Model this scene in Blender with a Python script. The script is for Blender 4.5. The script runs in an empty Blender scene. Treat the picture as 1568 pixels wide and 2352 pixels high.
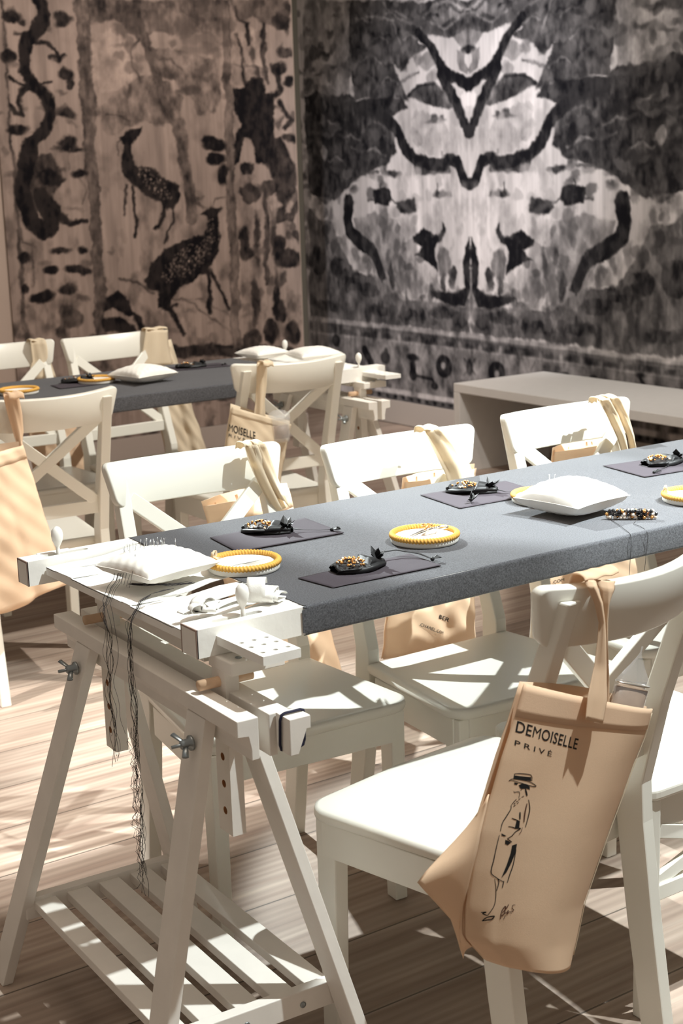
import bpy, bmesh, math, random
import numpy as np
from mathutils import Vector, Matrix
PI = math.pi
S = bpy.context.scene
COL = S.collection

# ------------------------------------------------------------------ camera
def cam_rot(yaw, pitch, roll):
    cy, sy, cp, sp = math.cos(yaw), math.sin(yaw), math.cos(pitch), math.sin(pitch)
    f = Vector((-sy*cp, cy*cp, -sp)); r = Vector((cy, sy, 0)); u = r.cross(f)
    cr, sr = math.cos(roll), math.sin(roll)
    r2 = r*cr + u*sr; u2 = u*cr - r*sr
    return Matrix((r2, u2, -f)).transposed()
cd = bpy.data.cameras.new('camera'); cam = bpy.data.objects.new('camera', cd); COL.objects.link(cam)
cam.matrix_world = Matrix.Translation((-1.057, -2.4957, 1.4874)) @ cam_rot(-0.5991, 0.2214, -0.0321).to_4x4()
cd.sensor_fit = 'VERTICAL'; cd.sensor_height = 36.0; cd.lens = 3457/2352*36.0
DOF = True
cd.clip_start = 0.05
cd.dof.use_dof = DOF; cd.dof.focus_distance = 2.75; cd.dof.aperture_fstop = 8.0
S.camera = cam

# ------------------------------------------------------------------ light
S.view_settings.view_transform = 'Standard'; S.view_settings.look = 'None'
S.view_settings.gamma = 1.0; S.view_settings.use_curve_mapping = False
S.view_settings.exposure = 0.0
W = bpy.data.worlds.new('world'); S.world = W; W.use_nodes = True
bg = W.node_tree.nodes['Background']; bg.inputs[0].default_value = (1.0, 0.85, 0.71, 1); bg.inputs[1].default_value = 0.27
def lamp(name, kind, loc, target, power, color, size, **k):
    d = bpy.data.lights.new(name, kind); d.energy = power; d.color = color
    if kind == 'SPOT':
        d.shadow_soft_size = size; d.spot_size = math.radians(k.get('angle', 40)); d.spot_blend = k.get('blend', 0.15)
    else:
        d.shape = 'DISK'; d.size = size
    o = bpy.data.objects.new(name, d); COL.objects.link(o); o.location = loc
    o.rotation_euler = (Vector(target)-Vector(loc)).to_track_quat('-Z', 'Y').to_euler()
    return o
WH = (0.92, 1.0, 1.0)
lamp('key_spot', 'SPOT', (2.95, -1.45, 4.1), (1.60, -.22, .8), 2100, WH, 0.03, angle=27, blend=.25)
lamp('left_spot', 'SPOT', (1.45, -1.75, 4.2), (0.12, 0.0, .5), 900, WH, 0.03, angle=37, blend=.1)
lamp('floor_fill', 'SPOT', (-1.7, 1.3, 4.2), (0.22, 1.0, 0), 1100, (1, .97, .92), 0.04, angle=19, blend=.25)  # added lamp without a known fixture, brightens the floor pool at left
lamp('back_spot', 'SPOT', (1.25, 4.6, 4.1), (1.02, -0.22, 0.44), 3000, WH, 0.035, angle=15.5, blend=.2)
lamp('far_spot', 'SPOT', (2.6, 0.2, 4.1), (1.2, 2.3, 0.7), 720, (1.0, 0.97, 0.9), 0.04, angle=44)
lamp('mural_spot', 'SPOT', (1.6, 2.6, 3.9), (4.3, 4.0, 1.6), 660, (0.95, 0.95, 1.0), 0.05, angle=42, blend=1.0)
lamp('mural_wash', 'SPOT', (2.4, 2.2, 3.9), (2.9, 4.8, 1.0), 300, (1.0, 0.84, 0.76), 0.05, angle=70, blend=0.9)
lamp('bench_fill', 'SPOT', (1.9, 1.2, 3.9), (4.2, 2.7, 1.0), 330, (1.0, 0.94, 0.88), 0.05, angle=62, blend=1.0)  # added fill that lifts the bench and the lower right mural
lamp('overhead_fill', 'AREA', (0.3, -0.6, 4.2), (0.3, -0.6, 0), 36, (1.0, 0.82, 0.66), 2.6)  # added soft disk overhead, stands in for ambient light from above

# ------------------------------------------------------------------ materials
def mat(name, col, rough=0.5, bump=0, bscale=200, spec=0.4, metal=0, noise=0, nscale=20, trans=0, alpha=None, coat=0, stretch=None):
    m = bpy.data.materials.new(name); m.use_nodes = True
    nt = m.node_tree; N = nt.nodes; L = nt.links; b = N['Principled BSDF']
    b.inputs['Base Color'].default_value = (*col, 1); b.inputs['Roughness'].default_value = rough
    b.inputs['Specular IOR Level'].default_value = spec; b.inputs['Metallic'].default_value = metal
    b.inputs['Coat Weight'].default_value = coat
    tc = N.new('ShaderNodeTexCoord'); mp = N.new('ShaderNodeMapping'); L.new(tc.outputs['Object'], mp.inputs[0])
    if stretch: mp.inputs['Scale'].default_value = stretch
    if noise:
        n = N.new('ShaderNodeTexNoise'); n.inputs['Scale'].default_value = nscale; n.inputs['Detail'].default_value = 6
        L.new(mp.outputs[0], n.inputs['Vector'])
        r = N.new('ShaderNodeMapRange'); r.inputs['To Min'].default_value = 1-noise; r.inputs['To Max'].default_value = 1+noise
        r.inputs['From Min'].default_value = .3; r.inputs['From Max'].default_value = .7
        L.new(n.outputs['Fac'], r.inputs['Value'])
        v = N.new('ShaderNodeVectorMath'); v.operation = 'SCALE'; v.inputs[0].default_value = col
        L.new(r.outputs[0], v.inputs['Scale']); L.new(v.outputs[0], b.inputs['Base Color'])
    if bump:
        n = N.new('ShaderNodeTexNoise'); n.inputs['Scale'].default_value = bscale; n.inputs['Detail'].default_value = 4
        L.new(mp.outputs[0], n.inputs['Vector'])
        bp = N.new('ShaderNodeBump'); bp.inputs['Strength'].default_value = bump; bp.inputs['Distance'].default_value = 0.002
        L.new(n.outputs['Fac'], bp.inputs['Height']); L.new(bp.outputs[0], b.inputs['Normal'])
    if trans:
        t = N.new('ShaderNodeBsdfTranslucent'); t.inputs[0].default_value = (*[min(1, c*1.0) for c in col], 1)
        mx = N.new('ShaderNodeMixShader'); mx.inputs[0].default_value = trans
        L.new(b.outputs[0], mx.inputs[1]); L.new(t.outputs[0], mx.inputs[2]); L.new(mx.outputs[0], N['Material Output'].inputs[0])
    if alpha is not None: b.inputs['Alpha'].default_value = alpha
    return m
M_chair = mat('painted_chair', (0.82, 0.80, 0.72), 0.32, spec=0.5, noise=0.02, nscale=6)
M_tres = mat('painted_pine', (0.80, 0.76, 0.70), 0.55, bump=0.15, bscale=60, noise=0.04, nscale=14)
M_frame = mat('frame_paint', (0.86, 0.84, 0.79), 0.6, bump=0.2, bscale=90, noise=0.04, nscale=18)
M_edge = mat('bare_wood_edge', (0.34, 0.25, 0.21), 0.8, noise=0.2)
M_dowel = mat('raw_dowel', (0.66, 0.45, 0.29), 0.6, noise=0.15, nscale=40)
M_hole = mat('hole_wood', (0.45, 0.21, 0.09), 0.8)
M_steel = mat('zinc_steel', (0.30, 0.33, 0.34), 0.35, metal=0.9)
M_cord = mat('navy_cord', (0.012, 0.012, 0.035), 0.7)
M_canvas = mat('canvas', (0.87, 0.65, 0.45), 0.9, bump=0.16, bscale=1100, noise=0.04, nscale=9, trans=0.25)
M_canvas2 = mat('pale_canvas', (0.86, 0.74, 0.56), 0.9, bump=0.15, bscale=1100, noise=0.04, nscale=9, trans=0.3)
M_hem = mat('canvas_hem', (0.76, 0.53, 0.36), 0.9, bump=0.16, bscale=1100)
M_ink = mat('black_ink', (0.008, 0.008, 0.008), 0.7)
M_ink2 = mat('brown_ink', (0.09, 0.035, 0.02), 0.7)
M_tape = mat('white_tape', (0.88, 0.87, 0.83), 0.85, bump=0.3, bscale=400)
M_pillow = mat('pillow_cotton', (0.86, 0.83, 0.77), 0.9, bump=0.12, bscale=900)
M_thread = mat('dark_thread', (0.03, 0.026, 0.026), 0.8)
M_pin = mat('pin', (0.6, 0.6, 0.6), 0.3, metal=0.8)
M_tulle = mat('black_tulle', (0.008, 0.008, 0.009), 0.55, spec=0.5)
M_patch = mat('charcoal_patch', (0.055, 0.045, 0.055), 0.85, bump=0.3, bscale=500)
M_gold = mat('gold_bead', (0.85, 0.42, 0.14), 0.22, metal=0.85)
M_pearl = mat('pearl_bead', (0.85, 0.74, 0.62), 0.2, spec=0.8)
M_black = mat('black_bead', (0.01, 0.01, 0.012), 0.15, spec=0.8)
M_hoop = mat('yellow_cord', (0.74, 0.41, 0.085), 0.75, bump=0.2, bscale=300)
M_silver = mat('silver', (0.72, 0.70, 0.66), 0.25, metal=1.0)
M_lining = mat('hoop_lining', (0.80, 0.78, 0.72), 0.8)
M_clear = mat('clear_plastic', (0.92, 0.94, 0.96), 0.08, spec=0.9, alpha=0.18)
M_greyfoil = mat('tube_contents', (0.30, 0.21, 0.15), 0.4, noise=0.3, nscale=30)
M_bench = mat('bench_paint', (0.74, 0.73, 0.70), 0.75, noise=0.02)

def fabric_mat():
    m = mat('grey_felt', (0.1, 0.1, 0.115), 0.95, spec=0.15)
    nt = m.node_tree; N = nt.nodes; L = nt.links; b = N['Principled BSDF']
    tc = N['Texture Coordinate']
    n = N.new('ShaderNodeTexNoise'); n.inputs['Scale'].default_value = 420; n.inputs['Detail'].default_value = 3
    L.new(tc.outputs['Object'], n.inputs['Vector'])
    n2 = N.new('ShaderNodeTexNoise'); n2.inputs['Scale'].default_value = 5; n2.inputs['Detail'].default_value = 3
    L.new(tc.outputs['Object'], n2.inputs['Vector'])
    r = N.new('ShaderNodeValToRGB'); r.color_ramp.elements[0].position = .3; r.color_ramp.elements[1].position = .7
    r.color_ramp.elements[0].color = (0.052, 0.050, 0.056, 1); r.color_ramp.elements[1].color = (0.120, 0.124, 0.134, 1)
    L.new(n.outputs['Fac'], r.inputs[0])
    mr = N.new('ShaderNodeMapRange'); mr.inputs['To Min'].default_value = .85; mr.inputs['To Max'].default_value = 1.15
    L.new(n2.outputs['Fac'], mr.inputs['Value'])
    v = N.new('ShaderNodeVectorMath'); v.operation = 'SCALE'; L.new(r.outputs[0], v.inputs[0]); L.new(mr.outputs[0], v.inputs['Scale'])
    L.new(v.outputs[0], b.inputs['Base Color'])
    bp = N.new('ShaderNodeBump'); bp.inputs['Strength'].default_value = .25; bp.inputs['Distance'].default_value = .001
    L.new(n.outputs['Fac'], bp.inputs['Height']); L.new(bp.outputs[0], b.inputs['Normal'])
    b.inputs['Sheen Weight'].default_value = 0.25; b.inputs['Sheen Roughness'].default_value = .4
    return m
M_felt = fabric_mat()

def floor_mat():
    m = mat('pine_boards', (0.5, 0.4, 0.3), 0.55, spec=0.3)
    nt = m.node_tree; N = nt.nodes; L = nt.links; b = N['Principled BSDF']; tc = N['Texture Coordinate']
    def new(t, **k):
        n = N.new(t)
        for a, v in k.items(): setattr(n, a, v)
        return n
    sep = new('ShaderNodeSeparateXYZ'); L.new(tc.outputs['Object'], sep.inputs[0])
    div = new('ShaderNodeMath', operation='DIVIDE'); L.new(sep.outputs['Y'], div.inputs[0]); div.inputs[1].default_value = 0.235
    fl = new('ShaderNodeMath', operation='FLOOR'); L.new(div.outputs[0], fl.inputs[0])
    fr = new('ShaderNodeMath', operation='FRACT'); L.new(div.outputs[0], fr.inputs[0])
    wn = new('ShaderNodeTexWhiteNoise', noise_dimensions='1D'); L.new(fl.outputs[0], wn.inputs['W'])
    # stretched grain, shifted per board
    cmb = new('ShaderNodeCombineXYZ')
    mx = new('ShaderNodeMath', operation='MULTIPLY_ADD'); L.new(wn.outputs['Value'], mx.inputs[0]); mx.inputs[1].default_value = 13.0; L.new(sep.outputs['X'], mx.inputs[2])
    L.new(mx.outputs[0], cmb.inputs[0]); L.new(sep.outputs['Y'], cmb.inputs[1])
    mp = new('ShaderNodeMapping'); mp.inputs['Scale'].default_value = (1.6, 26, 1); L.new(cmb.outputs[0], mp.inputs[0])
    g = new('ShaderNodeTexNoise'); g.inputs['Scale'].default_value = 1.0; g.inputs['Detail'].default_value = 7; g.inputs['Distortion'].default_value = .6
    L.new(mp.outputs[0], g.inputs['Vector'])
    wv = new('ShaderNodeTexWave', wave_type='BANDS', bands_direction='Y'); wv.inputs['Scale'].default_value = 9; wv.inputs['Distortion'].default_value = 5; wv.inputs['Detail'].default_value = 3; wv.inputs['Detail Scale'].default_value = .6
    mp2 = new('ShaderNodeMapping'); mp2.inputs['Scale'].default_value = (.22, 1.5, 1); L.new(cmb.outputs[0], mp2.inputs[0]); L.new(mp2.outputs[0], wv.inputs['Vector'])
    r = new('ShaderNodeValToRGB'); e = r.color_ramp.elements
    e[0].position = .28; e[0].color = (0.29, 0.21, 0.165, 1); e[1].position = .75; e[1].color = (0.50, 0.405, 0.33, 1)
    L.new(g.outputs['Fac'], r.inputs[0])
    mix = new('ShaderNodeMix', data_type='RGBA', blend_type='MULTIPLY'); mix.inputs[0].default_value = .15
    L.new(r.outputs[0], mix.inputs[6]); L.new(wv.outputs['Color'], mix.inputs[7])
    br = new('ShaderNodeMapRange'); br.inputs['To Min'].default_value = .8; br.inputs['To Max'].default_value = 1.12; L.new(wn.outputs['Value'], br.inputs['Value'])
    seam = new('ShaderNodeMath', operation='GREATER_THAN'); L.new(fr.outputs[0], seam.inputs[0]); seam.inputs[1].default_value = .982
    sm = new('ShaderNodeMapRange'); sm.inputs['To Min'].default_value = 1; sm.inputs['To Max'].default_value = .35; L.new(seam.outputs[0], sm.inputs['Value'])
    mu = new('ShaderNodeMath', operation='MULTIPLY'); L.new(br.outputs[0], mu.inputs[0]); L.new(sm.outputs[0], mu.inputs[1])
    v = new('ShaderNodeVectorMath', operation='SCALE'); L.new(mix.outputs[2], v.inputs[0]); L.new(mu.outputs[0], v.inputs['Scale'])
    L.new(v.outputs[0], b.inputs['Base Color'])
    bp = new('ShaderNodeBump'); bp.inputs['Strength'].default_value = .35; bp.inputs['Distance'].default_value = .003
    L.new(g.outputs['Fac'], bp.inputs['Height']); L.new(bp.outputs[0], b.inputs['Normal'])
    return m
M_floor = floor_mat()
M_wallR = mat('wall_paint_grey', (0.33, 0.33, 0.29), 0.9, noise=.03, nscale=3)
M_wallL = mat('wall_paint_beige', (0.50, 0.42, 0.36), 0.9, noise=.03, nscale=3)
M_base = mat('baseboard_paint', (0.47, 0.42, 0.375), 0.8)
def mural_mat(name):
    m = mat(name, (0.5, 0.5, 0.5), 0.9, spec=0.1)
    N = m.node_tree.nodes; a = N.new('ShaderNodeAttribute'); a.attribute_name = 'paint'
    m.node_tree.links.new(a.outputs['Color'], N['Principled BSDF'].inputs['Base Color'])
    return m
M_mural = mural_mat('printed_mural')

# ------------------------------------------------------------------ mesh helpers
class MB:
    def __init__(s): s.v = []; s.f = []; s.sm = []; s.mi = []; s.cur = 0
    def add(s, vs, fs, smooth=False):
        o = len(s.v); s.v += [tuple(p) for p in vs]
        for f in fs: s.f.append(tuple(i+o for i in f)); s.sm.append(smooth); s.mi.append(s.cur)
        return s
    def box(s, lo, hi):
        x0, y0, z0 = lo; x1, y1, z1 = hi
        return s.add([(x0,y0,z0),(x1,y0,z0),(x1,y1,z0),(x0,y1,z0),(x0,y0,z1),(x1,y0,z1),(x1,y1,z1),(x0,y1,z1)],
                     [(3,2,1,0),(4,5,6,7),(0,1,5,4),(1,2,6,5),(2,3,7,6),(3,0,4,7)])
    def hexa(s, bot, top):      # two quads (ccw seen from above)
        return s.add(list(bot)+list(top), [(3,2,1,0),(4,5,6,7),(0,1,5,4),(1,2,6,5),(2,3,7,6),(3,0,4,7)])
    def bar(s, p, q, w, h, side=(1,0,0), w2=None, h2=None):   # from p to q; w along side, h across
        p, q = Vector(p), Vector(q); d = (q-p).normalized(); a = Vector(side); a = (a-d*a.dot(d)).normalized(); b = d.cross(a)
        def ring(c, w, h): return [c-a*w/2-b*h/2, c+a*w/2-b*h/2, c+a*w/2+b*h/2, c-a*w/2+b*h/2]
        return s.hexa(ring(p, w, h), ring(q, w2 or w, h2 or h))
    def prism(s, pts, lo, hi, axis=2):    # pts 2D outline extruded along an axis
        n = len(pts)
        def P(a, t): return {2:(a[0],a[1],t), 1:(a[0],t,a[1]), 0:(t,a[0],a[1])}[axis]
        vs = [P(a, lo) for a in pts]+[P(a, hi) for a in pts]
        return s.add(vs, [tuple(range(n))[::-1], tuple(range(n, 2*n))]+[(i,(i+1)%n,(i+1)%n+n,i+n) for i in range(n)])
    def tube(s, path, r, n=8, smooth=True, cap=True, squash=1.0, up=None):
        path = [Vector(p) for p in path]; m = len(path)
        rs = r if isinstance(r, (list, tuple)) else [r]*m
        vs = []; a = None
        for i, p in enumerate(path):
            d = (path[min(i+1, m-1)]-path[max(i-1, 0)]);
            d = d.normalized() if d.length > 1e-9 else Vector((0,0,1))
            if a is None:
                a = Vector(up) if up else (Vector((0,0,1)) if abs(d.z) < .9 else Vector((1,0,0)))
            a = a-d*a.dot(d)
            a = a.normalized() if a.length > 1e-6 else d.orthogonal().normalized()
            b = d.cross(a)
            for k in range(n):
                t = 2*PI*k/n; vs.append(p+(a*math.cos(t)*squash+b*math.sin(t))*rs[i])
        fs = [(i*n+k, i*n+(k+1)%n, (i+1)*n+(k+1)%n, (i+1)*n+k) for i in range(m-1) for k in range(n)]
        if cap: fs += [tuple(range(n))[::-1], tuple(range((m-1)*n, m*n))]
        return s.add(vs, fs, smooth)
    def lathe(s, prof, c=(0,0,0), n=24, axis=None, smooth=True):
        vs = []
        M = Matrix.Identity(3) if axis is None else Vector((0,0,1)).rotation_difference(Vector(axis)).to_matrix()
        for r, z in prof:
            for k in range(n):
                t = 2*PI*k/n; vs.append(Vector(c)+M@Vector((r*math.cos(t), r*math.sin(t), z)))
        m = len(prof)
        fs = [(i*n+k, i*n+(k+1)%n, (i+1)*n+(k+1)%n, (i+1)*n+k) for i in range(m-1) for k in range(n)]
        fs += [tuple(range(n))[::-1], tuple(range((m-1)*n, m*n))]
        return s.add(vs, fs, smooth)
    def ball(s, c, r, n=8, m=6, sc=(1,1,1)):
        prof = [(max(1e-5, r*math.sin(PI*i/m)), -r*math.cos(PI*i/m)) for i in range(m+1)]
        vs = []
        for rr, z in prof:
            for k in range(n):
                t = 2*PI*k/n; vs.append((c[0]+rr*math.cos(t)*sc[0], c[1]+rr*math.sin(t)*sc[1], c[2]+z*sc[2]))
        fs = [(i*n+k, i*n+(k+1)%n, (i+1)*n+(k+1)%n, (i+1)*n+k) for i in range(m) for k in range(n)]
        return s.add(vs, fs, True)
    def grid(s, fn, nu, nv, thick=0.0, smooth=True):   # fn(u,v)->Vector
        P = [[Vector(fn(i/nu, j/nv)) for j in range(nv+1)] for i in range(nu+1)]
        W = nv+1
        top = [p for r in P for p in r]
        q = [(i*W+j, (i+1)*W+j, (i+1)*W+j+1, i*W+j+1) for i in range(nu) for j in range(nv)]
        if not thick: return s.add(top, q, smooth)
        nr = []
        for i in range(nu+1):
            for j in range(nv+1):
                du = P[min(i+1,nu)][j]-P[max(i-1,0)][j]; dv = P[i][min(j+1,nv)]-P[i][max(j-1,0)]
                n = du.cross(dv); nr.append(n.normalized() if n.length > 1e-12 else Vector((0,0,1)))
        n0 = len(top); bot = [p-n*thick for p, n in zip(top, nr)]
        fs = q+[tuple(a+n0 for a in f[::-1]) for f in q]
        edge = [(i*W) for i in range(nu+1)]+[nu*W+j for j in range(1, nv+1)]+[i*W+nv for i in range(nu-1, -1, -1)]+[j for j in range(nv-1, 0, -1)]
        k = len(edge)
        fs += [(edge[(i+1)%k], edge[i], edge[i]+n0, edge[(i+1)%k]+n0) for i in range(k)]
        return s.add(top+bot, fs, smooth)
    def build(s, name, m, parent=None, bevel=0, seg=2, mats=None):
        me = bpy.data.meshes.new(name); me.from_pydata(s.v, [], s.f)
        me.polygons.foreach_set('use_smooth', s.sm)
        for x in (mats or [m]): me.materials.append(x)
        if mats: me.polygons.foreach_set('material_index', s.mi)
        if bevel:
            bm = bmesh.new(); bm.from_mesh(me)
            es = [e for e in bm.edges if len(e.link_faces) == 2 and e.calc_face_angle(0) > math.radians(30)]
            bmesh.ops.bevel(bm, geom=es, offset=bevel, segments=seg, profile=.5, affect='EDGES', clamp_overlap=True)
            bmesh.ops.recalc_face_normals(bm, faces=bm.faces); bm.to_mesh(me); bm.free()
        me.update()
        o = bpy.data.objects.new(name, me); COL.objects.link(o)
        if parent: o.parent = parent
        return o
def tag(o, label=None, cat=None, group=None, kind=None):
    for k, v in (('label', label), ('category', cat), ('group', group), ('kind', kind)):
        if v: o[k] = v
    return o
def empty(name, loc, rz, label, cat, group=None):
    o = bpy.data.objects.new(name, None); COL.objects.link(o); o.location = loc; o.rotation_euler = (0, 0, rz)
    o.empty_display_size = .05
    return tag(o, label, cat, group)
def children(o): return [c for c in bpy.data.objects if c.parent == o]
def copy_tree(o, parent=None):
    c = o.copy(); COL.objects.link(c); c.parent = parent
    for ch in children(o): copy_tree(ch, c)
    return c
def struct(name, mb, m, **k): return tag(mb.build(name, m, **k), kind='structure')
def wob(x, y, z=0, f=1.0, seed=0):
    return (math.sin(x*f*1.7+seed)+math.sin(y*f*2.3+1.3*seed+x*f)+math.sin((z+x*.5)*f*3.1+2.1*seed)+math.sin(y*f*4.7-x*f*3.3+seed))/4
AXIS_R = 3997
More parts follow.
